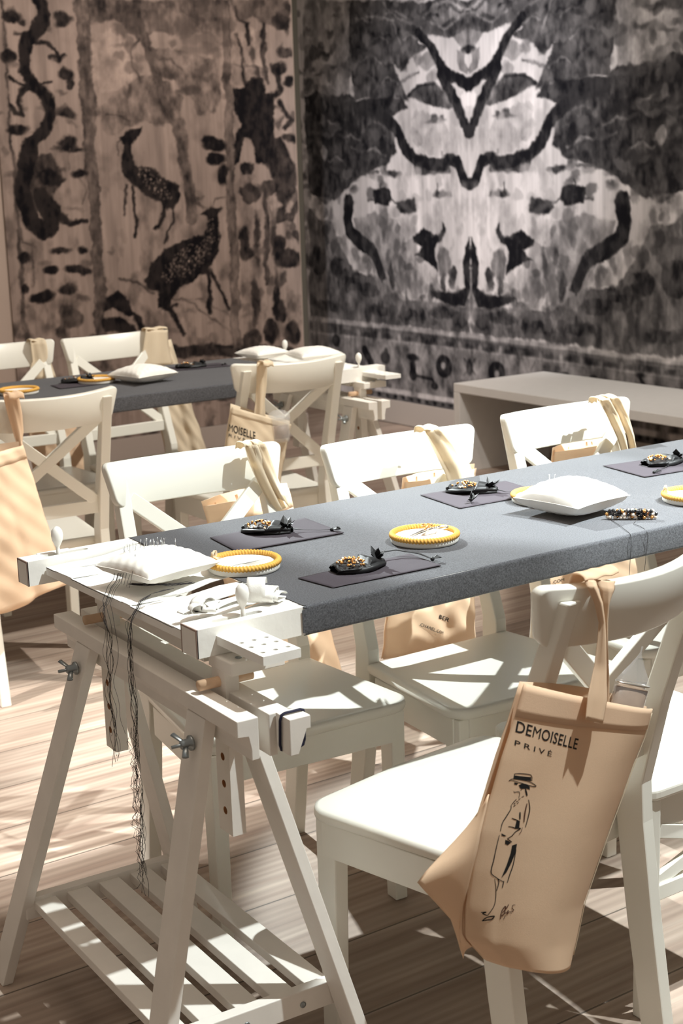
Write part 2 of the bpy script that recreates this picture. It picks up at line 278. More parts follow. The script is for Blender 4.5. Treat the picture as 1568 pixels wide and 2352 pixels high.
MURAL = {'L': [['p',0.42,0.75,2461,2382,3246,2409,3228,2204,3113,2233,2991,2220,2827,2246,2753,2184,2685,2203,2644,2271,2453,2271],['p',0.28,0.6,2461,2382,2756,2392,2759,2274,2686,2223,2599,2279,2454,2285],['p',0.26,0.5,2860,2396,3239,2409,3232,2287,3056,2302,2939,2339],['p',0.46,0.8,2775,2165,2987,2149,3179,2101,3221,1977,3162,1821,3063,1811,3008,1914,2941,1996,2813,2035],['p',0.44,0.8,2668,1964,2777,2025,2905,1995,2972,1914,2964,1791,2843,1771,2750,1792,2654,1752,2564,1793,2617,1893],['p',0.52,0.7,2489,1854,2574,1923,2667,1944,2709,1873,2667,1772,2559,1713,2492,1744],['s',0.3,0.8,49,2737,2293,2788,2185,2815,2065,2853,1924,2927,1770,2954,1625,2982,1478,2996,1319],['s',0.36,0.7,67,2963,1770,2964,1583,3002,1414,3006,1265],['s',0.25,0.9,10,2739,1984,2698,2064,2686,2133,2742,2194],['s',0.25,0.9,10,2830,2106,2924,2097,2993,2052],['s',0.3,0.8,8,2520,1814,2589,1823,2656,1793],['p',0.75,0.5,2450,2227,2642,2241,2706,2174,2677,2094,2728,1994,2622,1953,2482,1913,2442,1972],['p',0.1,0.92,2587,1702,2629,1727,2676,1742,2729,1751,2708,1701,2665,1661,2655,1610,2687,1558,2780,1535,2884,1470,2930,1437,2927,1385,2887,1334,2849,1309,2804,1358,2701,1424,2657,1456,2613,1509,2602,1591,2613,1661],['s',0.12,0.9,17,2650,1446,2655,1342,2666,1248,2652,1187],['s',0.14,0.9,14,2616,1457,2595,1376,2579,1304],['s',0.12,0.9,19,2833,1336,2818,1294,2772,1233],['s',0.12,0.9,15,2875,1334,2889,1270,2843,1209,2829,1151],['s',0.2,0.8,6,2604,1702,2572,1662,2580,1611],['s',0.2,0.8,6,2651,1712,2592,1692],['p',0.09,0.93,3057,1295,3121,1330,3196,1311,3163,1280,3167,1204,3147,1108,3116,1012,3075,960,2986,944,2885,908,2844,846,2805,806,2763,814,2761,884,2708,909,2696,963,2735,1035,2824,1109,2962,1161,3062,1172,3096,1218,3100,1277],['s',0.13,0.9,22,3088,970,3077,884,3083,774],['s',0.13,0.9,20,3107,974,3158,856,3198,771],['s',0.13,0.9,27,2806,827,2863,753,2909,667],['s',0.13,0.9,13,2805,816,2879,816],['s',0.35,0.8,9,3115,1325,3072,1332,3042,1365,3087,1384],['s',0.35,0.8,9,3134,1324,3155,1366,3212,1375],['s',0.35,0.8,8,3059,1338,3012,1371],['p',0.08,0.92,2443,885,2513,910,2569,876,2600,810,2657,769,2694,691,2652,700,2587,790,2495,818,2438,807],['p',0.1,0.92,2435,770,2539,778,2618,724,2639,685,2430,702],['s',0.2,0.85,15,2541,973,2646,954,2736,877],['s',0.3,0.75,10,2845,857,2979,825,3087,740,3223,635],['s',0.35,0.6,7,2881,843,3030,843,3215,730],['e',0.35,0.5,3099,618,41,33],['e',0.38,0.5,3026,569,33,20],['e',0.35,0.5,2971,585,30,16],['s',0.14,0.9,69,2813,561,3014,570,3269,530,3670,476],['p',0.34,0.85,2401,2380,2463,2382,2443,675,2391,679],['s',0.18,0.7,6,2401,2380,2391,679],['s',0.22,0.6,5,2463,2382,2443,675],['p',0.4,0.8,3243,2409,3289,2411,3263,547,3212,552],['s',0.22,0.6,5,3243,2409,3212,552],['s',0.2,0.7,6,3289,2411,3263,547],['p',0.25,0.8,2000,2366,2013,2366,2004,702,1979,705],['s',0.11,0.93,63,2200,2373,2222,2317,2201,2249,2132,2191,2098,2104,2103,2028,2151,1961,2210,1893,2220,1815,2176,1737,2099,1660],['s',0.13,0.92,92,2099,1660,2060,1582,2041,1475,2050,1395],['s',0.13,0.92,88,2056,1395,2080,1295,2136,1247,2182,1270,2177,1341,2145,1422],['p',0.15,0.85,2074,1611,2205,1629,2254,1548,2272,1498,2212,1440,2171,1341,2074,1355,2018,1327,2022,1505],['s',0.12,0.9,22,2142,2181,2226,2164,2271,2117,2284,2078],['s',0.12,0.9,14,2231,2087,2284,2078,2319,2108],['s',0.12,0.9,22,2145,1961,2079,1932,2058,1874,2069,1816,2033,1826,2009,1860],['s',0.12,0.9,14,2020,1989,2092,1961,2233,1981],['s',0.12,0.9,17,2193,1480,2261,1498],['s',0.12,0.9,25,2214,1319,2278,1286,2367,1282],['s',0.2,0.8,9,2007,1258,2018,1198,2080,1165],['s',0.15,0.9,14,2060,2217,2143,2200],['e',0.07,0.93,2051,2293,55,27],['e',0.07,0.93,2107,2266,21,15],['e',0.07,0.93,2323,2289,54,29],['e',0.07,0.93,2310,2262,38,17],['e',0.07,0.93,2016,2094,40,37],['e',0.07,0.93,2323,2020,47,31],['e',0.07,0.93,2342,1972,28,30],['e',0.07,0.93,2308,1820,53,22],['e',0.07,0.93,2037,1748,55,23],['e',0.07,0.93,2303,1681,51,21],['e',0.07,0.93,2312,1656,83,16],['e',0.07,0.93,2321,1701,33,20],['e',0.07,0.93,2358,1530,47,20],['e',0.07,0.93,2185,1510,66,40],['e',0.07,0.93,2016,1108,38,30],['e',0.07,0.93,2153,1044,44,28],['e',0.07,0.93,2298,1040,68,26],['e',0.07,0.93,2347,1017,35,23],['e',0.07,0.93,2099,920,60,30],['e',0.07,0.93,2239,936,59,27],['e',0.07,0.93,2010,972,24,22],['e',0.07,0.93,2222,1142,56,18],['e',0.07,0.93,2345,1140,28,18],['e',0.22,0.8,2262,784,68,52],['e',0.22,0.8,2231,828,45,31],['e',0.22,0.8,2189,728,34,31],['s',0.4,0.7,6,2312,1656,2299,1557],['s',0.3,0.7,6,2362,1505,2384,1434,2352,1374],['s',0.25,0.7,10,2062,1145,2055,984],['s',0.35,0.6,8,2215,912,2204,695],['p',0.3,0.7,3295,2411,3678,2425,3687,2341,3593,2275,3491,2294,3441,2323,3339,2300],['s',0.15,0.85,14,3331,2382,3346,2321,3414,2291],['p',0.72,0.6,3299,2247,3528,2263,3526,1979,3284,1977],['p',0.07,0.93,3295,1956,3365,1957,3400,2020,3476,2000,3485,1926,3536,1915,3548,1744,3535,1614,3479,1550,3415,1563,3382,1681,3332,1693,3312,1565,3279,1544,3286,1683,3323,1767,3289,1852],['p',0.15,0.9,3395,1681,3591,1689,3677,1535,3670,1392,3585,1285,3536,1375,3504,1517,3429,1595],['e',0.05,0.95,3159,1658,73,40],['e',0.05,0.95,3117,1685,31,21],['e',0.05,0.95,3167,1579,57,32],['e',0.05,0.95,3206,1493,32,54],['e',0.05,0.95,3361,1532,46,38],['e',0.14,0.9,3374,1396,67,52],['e',0.14,0.9,3492,1425,56,41],['e',0.14,0.9,3620,2297,55,42],['e',0.14,0.9,3632,2148,58,30],['e',0.14,0.9,3589,2064,53,38],['e',0.14,0.9,3658,1990,32,36],['e',0.14,0.9,3644,1688,45,23],['e',0.14,0.9,3542,1087,43,61],['e',0.14,0.9,3599,1017,79,54],['e',0.14,0.9,3321,1137,36,76],['e',0.14,0.9,3337,1070,59,41],['e',0.14,0.9,3402,1183,22,99],['e',0.14,0.9,3507,1133,23,88],['e',0.14,0.9,3369,808,32,117],['e',0.14,0.9,3521,853,22,112],['e',0.14,0.9,3538,728,46,57],['e',0.14,0.9,3338,586,66,51],['e',0.14,0.9,3473,620,48,68],['e',0.14,0.9,3614,608,55,69],['e',0.14,0.9,3653,1148,29,24],['s',0.14,0.9,35,3530,1915,3604,1958,3588,2032,3557,2074],['s',0.14,0.9,24,3574,1894,3623,1808,3648,1775,3613,1743],['s',0.16,0.9,48,3572,1285,3543,1242,3637,1249,3674,1314],['s',0.16,0.9,28,3503,2283,3503,1979],['s',0.2,0.85,32,3471,1399,3468,1190,3454,914],['s',0.2,0.85,20,3347,2207,3372,1978],['s',0.12,0.9,23,3407,2281,3409,2187],['s',0.3,0.6,9,3245,2071,3518,2063],['p',0.16,0.85,1833,421,5182,349,5181,221,1824,308]],'R': [['p',0.46,0.7,5574,2528,5055,2474,5107,1947,5600,1969],['p',0.16,0.9,5055,2474,3981,2360,3984,2223,4112,2184,4304,2214,4438,2179,4350,2139,4486,2111,4580,2051,4671,2091,4594,1984,4551,1887,4798,1901,5059,1902,5099,2256,5074,2448],['p',0.55,0.6,4214,2346,3983,2285,3984,2235,4130,2300,4238,2246,4301,2317],['s',0.75,0.6,17,4300,2355,4171,2367,3982,2304],['s',0.7,0.5,15,4302,2278,4174,2240,4067,2294,3983,2260],['s',0.6,0.5,15,4899,2376,4663,2312,4599,2160],['s',0.55,0.5,12,4775,2444,4615,2334,4391,2260],['p',0.3,0.7,4133,2186,4026,2290,3983,2273,3986,2122,4050,2128],['e',0.06,0.9,3992,2117,53,26],['s',0.05,0.95,59,4425,2237,4317,2137,4233,2039,4138,1974,3990,1926],['p',0.03,0.95,4138,1981,4053,1969,3989,1952,3990,1904,4054,1924,4138,1948],['s',0.05,0.95,75,4223,1999,4119,1850,4047,1756,3994,1695],['p',0.9,0.9,4072,1899,3990,1892,3993,1738,4036,1781],['p',0.17,0.9,4550,1908,4457,1956,4289,1958,4193,1906,4131,1799,4271,1830,4404,1846],['s',0.1,0.8,18,4550,1908,4457,1956,4289,1958],['e',0.35,0.6,4352,2074,77,46],['e',0.35,0.6,4311,1992,53,31],['p',0.1,0.93,5594,1968,5107,1954,5022,1886,4608,1911,4586,1876,4681,1840,4743,1788,4676,1675,4655,1605,4729,1544,4941,1478,5109,1423,5230,1343,5394,1299,5583,1375],['s',0.45,0.5,17,5398,1686,5208,1752],['s',0.4,0.5,16,5110,1647,4935,1599,4786,1623],['e',0.6,0.5,5402,1612,43,53],['s',0.05,0.94,67,4755,1788,4639,1714,4572,1616,4481,1559,4369,1522,4236,1515,4180,1544,4105,1529,4064,1469,4033,1429,4000,1415],['p',0.16,0.88,4505,1546,4368,1535,4170,1517,4167,1478,4326,1458,4473,1476],['p',0.25,0.85,4927,1768,4707,1786,4639,1701,4689,1633,4784,1678],['e',0.08,0.9,4291,1748,74,14],['e',0.08,0.9,4244,1357,74,18],['e',0.08,0.9,4700,1481,71,19],['s',0.12,0.9,10,4277,1365,4276,1412],['s',0.15,0.9,12,4235,1539,4227,1579],['e',0.12,0.8,4306,1768,27,19],['e',0.12,0.8,4240,1765,20,19],['p',0.1,0.9,4900,1370,4833,1391,4735,1386,4713,1340,4739,1295,4886,1295],['p',0.1,0.9,4666,1326,4494,1328,4492,1256,4633,1250,4674,1291],['e',0.45,0.8,4584,1291,42,17],['s',0.15,0.8,15,4714,1326,4666,1312],['s',0.15,0.8,16,4948,1320,4898,1320],['s',0.12,0.8,11,4820,1391,4815,1412],['s',0.06,0.93,96,5140,1313,5171,1225,5149,1144,5036,1072,4936,1037,4876,966,4829,901],['p',0.24,0.8,5594,1284,5481,1223,5346,1194,5234,1030,5122,899,4892,877,4770,824,4651,757,4167,739,4013,733,4015,596,5617,584],['p',0.05,0.93,4524,1130,4425,1166,4335,1140,4268,1120,4244,1196,4212,1162,4235,1100,4304,1058,4285,927,4385,980,4499,1019,4429,1062,4509,1089],['p',0.07,0.93,4005,1118,4056,1056,4066,948,4056,847,4165,815,4356,799,4301,760,4167,746,4069,744,4011,815],['e',0.28,0.8,4232,984,53,83],['e',0.1,0.85,4163,904,35,55],['e',0.55,0.7,4013,747,30,82],['p',0.9,0.8,4200,765,4144,765,4145,754,4198,751],['e',0.4,0.6,4644,951,81,60],['e',0.4,0.6,4688,740,73,80],['e',0.4,0.6,4436,838,60,71],['e',0.4,0.6,4528,876,57,56],['e',0.4,0.6,4789,968,49,58],['e',0.4,0.6,4415,740,78,48],['e',0.1,0.7,4257,692,111,36],['e',0.1,0.7,4535,662,141,37],['e',0.1,0.7,4973,786,102,45],['e',0.1,0.7,5179,822,121,46],['e',0.1,0.7,5280,924,96,52],['e',0.1,0.7,4081,647,64,30],['e',0.1,0.7,5497,963,83,93],['e',0.1,0.7,5431,672,164,31],['e',0.1,0.7,4876,672,124,36],['e',0.1,0.7,4167,752,88,19],['e',0.62,0.6,5142,1032,94,38],['e',0.62,0.6,5449,1299,109,48],['e',0.62,0.6,5042,946,67,45],['e',0.62,0.6,4721,840,49,43],['e',0.62,0.6,4342,883,45,55],['e',0.5,0.5,4755,1198,48,57],['e',0.5,0.5,4455,1667,45,41],['e',0.6,0.4,4146,1616,51,66],['e',0.6,0.4,4320,1662,66,54],['e',0.6,0.4,4639,1086,48,85],['p',0.45,0.6,5106,1225,4876,1255,4658,1199,4616,1058,4717,941,4649,800,4847,762,4964,963,5060,1108],['p',0.52,0.55,4615,1087,4520,1116,4431,978,4342,897,4209,820,4345,785,4532,762,4646,886],['p',0.55,0.5,4520,1778,4405,1812,4230,1738,4145,1655,4235,1552,4367,1569,4478,1667],['p',0.35,0.6,4312,1927,4202,1959,4140,1890,4120,1824,4227,1856],['s',0.3,0.7,16,4605,1985,4534,2021,4443,2028],['p',0.12,0.85,4847,1904,4585,1889,4552,1847,4683,1799,4637,1756,4733,1732,4852,1793,5050,1816,5072,1888],['p',0.3,0.7,4092,2118,4029,2113,4010,2036,3988,1996,3989,1971,4074,2002],['s',0.14,0.8,18,5022,2388,4925,2343,4804,2339],['s',0.14,0.8,17,4903,2280,4808,2236,4689,2234],['s',0.14,0.8,17,5006,2206,4909,2163,4787,2161],['s',0.14,0.8,16,4837,2124,4743,2082,4625,2081],['s',0.14,0.8,16,4618,2268,4527,2225,4414,2223],['s',0.14,0.8,16,4523,2339,4434,2296,4324,2293],['s',0.14,0.8,17,4914,2047,4818,2005,4698,2005],['s',0.14,0.8,16,4432,2356,4345,2313,4236,2310],['s',0.14,0.8,19,5467,1895,5361,1851,5229,1854],['s',0.14,0.8,18,5283,1827,5180,1785,5052,1788],['s',0.14,0.8,19,5479,1703,5372,1661,5239,1666],['s',0.14,0.8,18,5269,1608,5166,1568,5037,1573],['s',0.14,0.8,19,5437,1494,5331,1453,5198,1460],['s',0.14,0.8,18,5065,1516,4966,1477,4841,1483],['s',0.14,0.8,18,4980,1714,4882,1673,4760,1678],['s',0.5,0.55,13,5024,2346,4948,2367,4853,2322],['s',0.5,0.55,13,4881,2224,4808,2245,4714,2201],['s',0.5,0.55,13,4708,2357,4637,2376,4546,2333],['s',0.5,0.55,12,4574,2211,4504,2231,4415,2189],['s',0.5,0.55,12,4345,2321,4279,2340,4194,2299],['s',0.5,0.55,12,4171,2355,4107,2373,4025,2332],['s',0.5,0.55,13,4960,2120,4885,2142,4790,2099],['s',0.5,0.55,13,4794,1998,4722,2020,4629,1979],['s',0.5,0.55,14,5446,1791,5363,1816,5259,1774],['s',0.5,0.55,14,5185,1693,5106,1719,5006,1678],['s',0.5,0.55,15,5352,1552,5270,1579,5167,1539],['s',0.5,0.55,14,4935,1599,4859,1625,4763,1586],['e',0.16,0.8,4664,1043,24,66],['e',0.16,0.8,4582,1002,21,57],['e',0.16,0.8,4731,883,29,72],['e',0.16,0.8,4345,799,27,56],['e',0.16,0.8,4231,860,20,61],['e',0.16,0.8,4441,667,37,48],['e',0.16,0.8,4851,688,36,59],['e',0.16,0.8,4630,671,29,58],['e',0.16,0.8,4125,672,35,42],['e',0.16,0.8,5099,840,42,75]],'R1': [['p',0.42,0.9,5634,591,2448,526,2100,511,2090,216,5658,213],['s',0.62,0.7,31,5617,584,4039,578,2448,552,2101,547],['s',0.24,0.7,73,5467,530,4040,531,2447,512,2100,508],['s',0.62,0.7,15,5622,496,4041,501,2447,486,2099,483],['e',0.6,0.6,5302,524,19,25],['e',0.6,0.6,5084,523,19,25],['e',0.6,0.6,4873,522,18,24],['e',0.6,0.6,4670,521,17,23],['e',0.6,0.6,4474,520,17,23],['e',0.6,0.6,4284,520,15,23],['e',0.6,0.6,4102,519,16,22],['e',0.6,0.6,3925,518,15,22],['e',0.6,0.6,3754,517,14,21],['e',0.6,0.6,3589,517,14,21],['e',0.6,0.6,3429,516,13,21],['e',0.6,0.6,3274,515,13,20],['e',0.6,0.6,3124,515,13,20],['e',0.6,0.6,2978,514,12,20],['e',0.6,0.6,2837,514,12,20],['e',0.6,0.6,2700,513,11,19],['e',0.6,0.6,2567,513,11,19],['e',0.6,0.6,2438,512,11,19],['e',0.12,0.6,5208,524,54,16],['e',0.12,0.6,4993,523,52,15],['e',0.12,0.6,4785,522,49,15],['e',0.12,0.6,4585,521,48,14],['e',0.12,0.6,4392,520,46,14],['e',0.12,0.6,4206,520,45,14],['e',0.12,0.6,4026,519,44,14],['e',0.12,0.6,3851,518,41,13],['e',0.12,0.6,3683,518,40,14],['e',0.12,0.6,3520,517,39,13],['e',0.12,0.6,3362,516,37,13],['e',0.12,0.6,3209,516,36,13],['e',0.12,0.6,3061,515,35,13],['e',0.12,0.6,2918,514,35,12],['e',0.12,0.6,2778,514,33,12],['e',0.12,0.6,2643,513,32,12],['e',0.12,0.6,2511,513,31,12],['e',0.12,0.6,2384,512,31,11],['e',0.05,0.95,4543,419,57,21],['e',0.05,0.95,4543,358,29,50],['e',0.05,0.95,4544,314,38,36],['s',0.08,0.9,19,4523,313,4359,307,4325,276],['e',0.08,0.9,4337,268,32,20],['e',0.07,0.95,4249,390,74,66],['e',0.5,1,4252,393,19,19],['e',0.12,0.9,4019,403,30,48],['s',0.15,0.8,9,4064,448,3968,366],['s',0.15,0.8,8,3967,455,4066,357],['e',0.07,0.95,3785,396,74,63],['e',0.45,1,3785,385,21,22],['s',0.08,0.9,61,5028,422,4962,352],['e',0.1,0.9,4813,394,50,39],['e',0.1,0.9,4806,432,20,24],['e',0.07,0.9,5333,461,44,40],['e',0.07,0.9,5352,366,66,28],['s',0.1,0.9,20,2724,478,2682,433],['e',0.1,0.9,2708,479,30,12],['e',0.08,0.9,2695,420,39,17],['e',0.1,0.9,2584,418,38,21],['s',0.2,0.8,10,3507,434,3477,476],['e',0.1,0.9,3241,431,30,15],['e',0.08,0.9,3036,431,29,20],['p',0.2,0.85,5159,184,2439,183,2438,123,5161,142],['e',0.03,0.9,5133,166,19,12],['e',0.03,0.9,5048,167,18,13],['e',0.03,0.9,4965,167,18,13],['e',0.03,0.9,4883,167,18,12],['e',0.03,0.9,4802,167,17,12],['e',0.03,0.9,4722,167,17,12],['e',0.03,0.9,4644,167,17,12],['e',0.03,0.9,4566,167,17,12],['e',0.03,0.9,4490,167,17,12],['e',0.03,0.9,4414,167,16,11],['e',0.03,0.9,4340,167,16,11],['e',0.03,0.9,4266,167,16,11],['e',0.03,0.9,4194,167,16,11],['e',0.03,0.9,4123,167,16,11],['e',0.03,0.9,4052,168,15,12],['e',0.03,0.9,3983,168,16,12],['e',0.03,0.9,3914,168,15,11],['e',0.03,0.9,3846,168,15,11],['e',0.03,0.9,3779,168,14,11],['e',0.03,0.9,3713,168,14,11],['e',0.03,0.9,3648,168,14,11],['e',0.03,0.9,3584,168,14,11],['e',0.03,0.9,3520,168,14,11],['e',0.03,0.9,3457,168,13,10],['e',0.03,0.9,3395,168,13,10],['e',0.03,0.9,3334,168,13,10],['e',0.03,0.9,3274,168,14,10],['e',0.03,0.9,3214,168,13,10],['e',0.03,0.9,3155,169,13,11],['e',0.03,0.9,3097,169,13,11],['e',0.03,0.9,3039,169,13,11],['e',0.03,0.9,2982,169,12,10],['e',0.03,0.9,2926,169,12,10],['e',0.03,0.9,2870,169,12,10],['e',0.03,0.9,2815,169,12,10],['e',0.03,0.9,2761,169,12,10],['e',0.03,0.9,2707,169,11,10],['e',0.03,0.9,2654,169,11,10],['e',0.03,0.9,2602,169,11,10],['e',0.03,0.9,2550,169,11,10],['e',0.03,0.9,2499,169,11,9],['e',0.03,0.9,2448,169,11,9],['e',0.03,0.9,2398,169,11,9],['e',0.03,0.9,2349,169,11,9]]}

# ------------------------------------------------------------------ the two printed murals (painted onto the panel's own mesh)
rng = np.random.default_rng(7)
def smooth_noise(nu, nv, cu, cv, seed):
    r = np.random.default_rng(seed); a = r.random((int(nu/cu)+3, int(nv/cv)+3))
    x = np.arange(nu)/cu; y = np.arange(nv)/cv; i = x.astype(int); j = y.astype(int); fx = (x-i)[:, None]; fy = (y-j)[None, :]
    fx = fx*fx*(3-2*fx); fy = fy*fy*(3-2*fy)
    return (a[i][:, j]*(1-fx)*(1-fy)+a[i+1][:, j]*fx*(1-fy)+a[i][:, j+1]*(1-fx)*fy+a[i+1][:, j+1]*fx*fy)
def fbm(nu, nv, c, seed, ratio=1.0):
    o = 0; t = 0
    for k in range(4):
        w = .5**k; o = o+w*smooth_noise(nu, nv, max(1.5, c/2**k), max(1.5, c*ratio/2**k), seed+k); t += w
    return o/t
def paint(u0, u1, v0, v1, step, base, shapes, seed, axis=None, spots=(), scatter=()):
    nu = int((u1-u0)/step)+1; nv = int((v1-v0)/step)+1
    U, V = np.meshgrid(u0+np.arange(nu)*step, v0+np.arange(nv)*step, indexing='ij')
    wob_ = 26.0
    du = (fbm(nu, nv, 22, seed)-.5)*wob_*2.4+(fbm(nu, nv, 5, seed+5)-.5)*26; dv = (fbm(nu, nv, 22, seed+50)-.5)*wob_*2.4+(fbm(nu, nv, 5, seed+55)-.5)*26
    if axis is not None:   # the pattern is mirrored about its axis, ragged edges too
        Um = np.where(U > axis, U, 2*axis-U)
        idx = np.clip(((Um-u0)/step).astype(int), 0, nu-1); J = np.arange(nv)[None, :].repeat(nu, 0)
        du, dv = du[idx, J], dv[idx, J]
    mo = fbm(nu, nv, 14, seed+90, 1.5)
    if axis is not None: mo = mo[idx, J]
    T = np.full((nu, nv), base) * (0.8+.4*fbm(nu, nv, 9, seed+9, 6)) * (1-np.clip(mo-.52, 0, 1)*2.2*np.clip(1.1-(V-v0)/2000, .15, 1))
    tex = fbm(nu, nv, 10, seed+20, 1.3); tex2 = fbm(nu, nv, 4, seed+30, 2)
    if axis is not None: tex = tex[idx, J]; tex2 = tex2[idx, J]
    def draw(sh, X, Y, dd=1.0):
        X = X+du*dd; Y = Y+dv*dd
        k, t, a = sh[:3]; soft = 12.0
        if k == 'e':
            cu, cv, ru, rv = sh[3:]
            sel = (abs(X-cu) < ru*1.5+20) & (abs(Y-cv) < rv*1.5+20)
            d = (np.sqrt(((X-cu)/max(ru, 1))**2+((Y-cv)/max(rv, 1))**2)-1)*min(ru, rv)
            d = np.where(sel, d, 1e3)
        else:
            w = sh[3] if k == 's' else 0; q = sh[4:] if k == 's' else sh[3:]
            P = list(zip(q[0::2], q[1::2])); n = len(P); d = np.full(X.shape, 1e9); ins = np.zeros(X.shape, bool)
            for i in range(n if k == 'p' else n-1):
                (x0, y0), (x1, y1) = P[i], P[(i+1) % n]; dx, dy = x1-x0, y1-y0; l2 = dx*dx+dy*dy+1e-9
                tt = np.clip(((X-x0)*dx+(Y-y0)*dy)/l2, 0, 1)
                d = np.minimum(d, (X-x0-tt*dx)**2+(Y-y0-tt*dy)**2)
                if k == 'p' and dy != 0: ins ^= ((y0 > Y) != (y1 > Y)) & (X < dx*(Y-y0)/dy+x0)
            d = np.sqrt(d); d = np.where(ins, -d, d) if k == 'p' else d-w/2
        m = np.clip(.5-d/soft, 0, 1)*a
        tt = np.clip(t*(.35+1.3*tex)+(tex2-.5)*.30+(tex-.5)*.22*(1 if t < .5 else .4), .015, 1)
        return m, tt
    for sh in shapes[0]:
        m, tt = draw(sh, U, V, .75 if sh[0] == 'e' else .8)
        T = T*(1-m)+tt*m
        if axis is not None:
            m, tt = draw(sh, 2*axis-U, V, .8); T = T*(1-m)+tt*m
    # small brush marks scattered over the darker parts, mirrored with the rest
    sr = np.random.default_rng(seed)
    for (a0, a1, b0, b1, n, t0, t1, rx, ry) in scatter:
        for _ in range(n):
            cu, cv = sr.uniform(a0, a1), sr.uniform(b0, b1); r1, r2 = rx*sr.uniform(.4, 1.3), ry*sr.uniform(.4, 1.3); t = sr.uniform(t0, t1)
            for c in ((cu, 2*axis-cu) if axis is not None else (cu,)):
                i0, i1 = [int(np.clip((q-u0)/step, 0, nu)) for q in (c-2*r1-30, c+2*r1+30)]; j0, j1 = [int(np.clip((q-v0)/step, 0, nv)) for q in (cv-2*r2-30, cv+2*r2+30)]
                if i1-i0 < 2 or j1-j0 < 2: continue
                sl = (slice(i0, i1), slice(j0, j1)); X = U[sl]+du[sl]*1.1; Y = V[sl]+dv[sl]*1.1
                d = (np.hypot((X-c)/r1, (Y-cv)/r2)-1)*min(r1, r2); m = np.clip(.5-d/14, 0, 1)*.55; T[sl] = T[sl]*(1-m)+t*m
    for sh in shapes[0]:    # the blackest brush lines lie on top
        if sh[1] > .13 or sh[0] == 'e' or (sh[0] == 'p' and max(sh[3::2])-min(sh[3::2]) > 700): continue
        for X in ((U, 2*axis-U) if axis is not None else (U,)):
            m, tt = draw(sh, X, V, .8); m = m*.75; T = T*(1-m)+np.minimum(tt, .12)*m
    for sh in shapes[1]:
        m, tt = draw(sh, U, V, .15); T = T*(1-m)+tt*m
    if spots:
        sr = np.random.default_rng(5)
        for (cx, cz, rx, rz, ang, n) in spots:
            for _ in range(n):
                a = sr.random()*6.28; q = sr.random()**.5; ex, ez = rx*q*math.cos(a), rz*q*math.sin(a)
                x = cx+ex*math.cos(ang)-ez*math.sin(ang); y = cz+ex*math.sin(ang)+ez*math.cos(ang)
                d = np.hypot(U-x, V-y); T += .32*np.clip(1-d/7.5, 0, 1)
    T *= (1+.10*(smooth_noise(nu, nv, 1.6, 60, seed+70)-.5))*(1+.12*(smooth_noise(nu, nv, 5, 90, seed+71)-.5))
    return U, V, T, nu, nv
def mural(name, U, V, T, nu, nv, to3d, thick_dir, tint, label):
    vs = np.stack(to3d(U/1000, V/1000), -1).reshape(-1, 3)
    i, j = np.meshgrid(np.arange(nu-1), np.arange(nv-1), indexing='ij'); a = (i*nv+j).ravel()
    q = np.stack([a, a+nv, a+nv+1, a+1], 1)
    n0 = len(vs); rim = [k*nv for k in range(nu)]+[(nu-1)*nv+k for k in range(1, nv)]+[k*nv+nv-1 for k in range(nu-2, -1, -1)]+list(range(nv-2, 0, -1))
    back = vs[rim]+np.array(thick_dir); m = len(rim)
    vs = np.concatenate([vs, back]); fr = [(rim[(k+1) % m], rim[k], n0+k, n0+(k+1) % m) for k in range(m)]
    me = bpy.data.meshes.new(name); me.from_pydata(vs.tolist(), [], q.tolist()+fr)
    c = np.ones((len(vs), 4)); t = T.reshape(-1)
    lo, hi = np.array(tint[0]), np.array(tint[1])
    c[:n0, :3] = lo+(hi-lo)*np.clip(t, 0, 1.2)[:, None]**1.75; c[n0:, :3] = hi*.5
    at = me.color_attributes.new('paint', 'FLOAT_COLOR', 'POINT'); at.data.foreach_set('color', c.ravel())
    me.materials.append(M_mural); me.update()
    o = bpy.data.objects.new(name, me); COL.objects.link(o)
    return tag(o, label, 'mural')
U, V, T, nu, nv = paint(1930, 3686, 130, 2700, 5, .70, (MURAL['L'], []), 3, None, [(2780, 1465, 130, 42, -.75, 90), (2955, 1050, 185, 70, .5, 190), (3110, 1200, 25, 90, 0, 30)],
    [(1930, 2560, 130, 2700, 60, .12, .35, 34, 16), (2560, 3330, 130, 800, 40, .35, .55, 40, 18), (3330, 3686, 130, 2700, 90, .06, .4, 24, 34), (2600, 3300, 1900, 2700, 60, .25, .5, 50, 26)])


ML = mural('fabric_mural', U, V, T, nu, nv, lambda u, v: (u, 0*u+4.785, v), (0, .012, 0), ((.006, .006, .008), (.62, .50, .43)),
     'printed wall mural with two spotted deer, trees and dark dragon borders')
U, V, T, nu, nv = paint(1500, 5651, 146, 2760, 6, .86, (MURAL['R'], MURAL['R1']), 11, AXIS_R, (),
    [(4750, 5651, 1300, 2200, 110, .03, .45, 46, 26), (4250, 5651, 2050, 2760, 130, .04, .5, 40, 24), (4450, 5651, 560, 1250, 130, .08, .5, 30, 44), (3997, 4500, 560, 900, 50, .12, .5, 22, 34), (3997, 4700, 1000, 1900, 40, .55, .8, 34, 40), (5300, 7000, 560, 2400, 160, .05, .5, 40, 34)])
MR = mural('fabric_mural', U, V, T, nu, nv, lambda u, v: (0*u+4.29, u, v), (.012, 0, 0), ((.005, .005, .007), (.72, .68, .67)),
     'printed wall mural with mirrored black landscape of rivers, boats and pavilions')

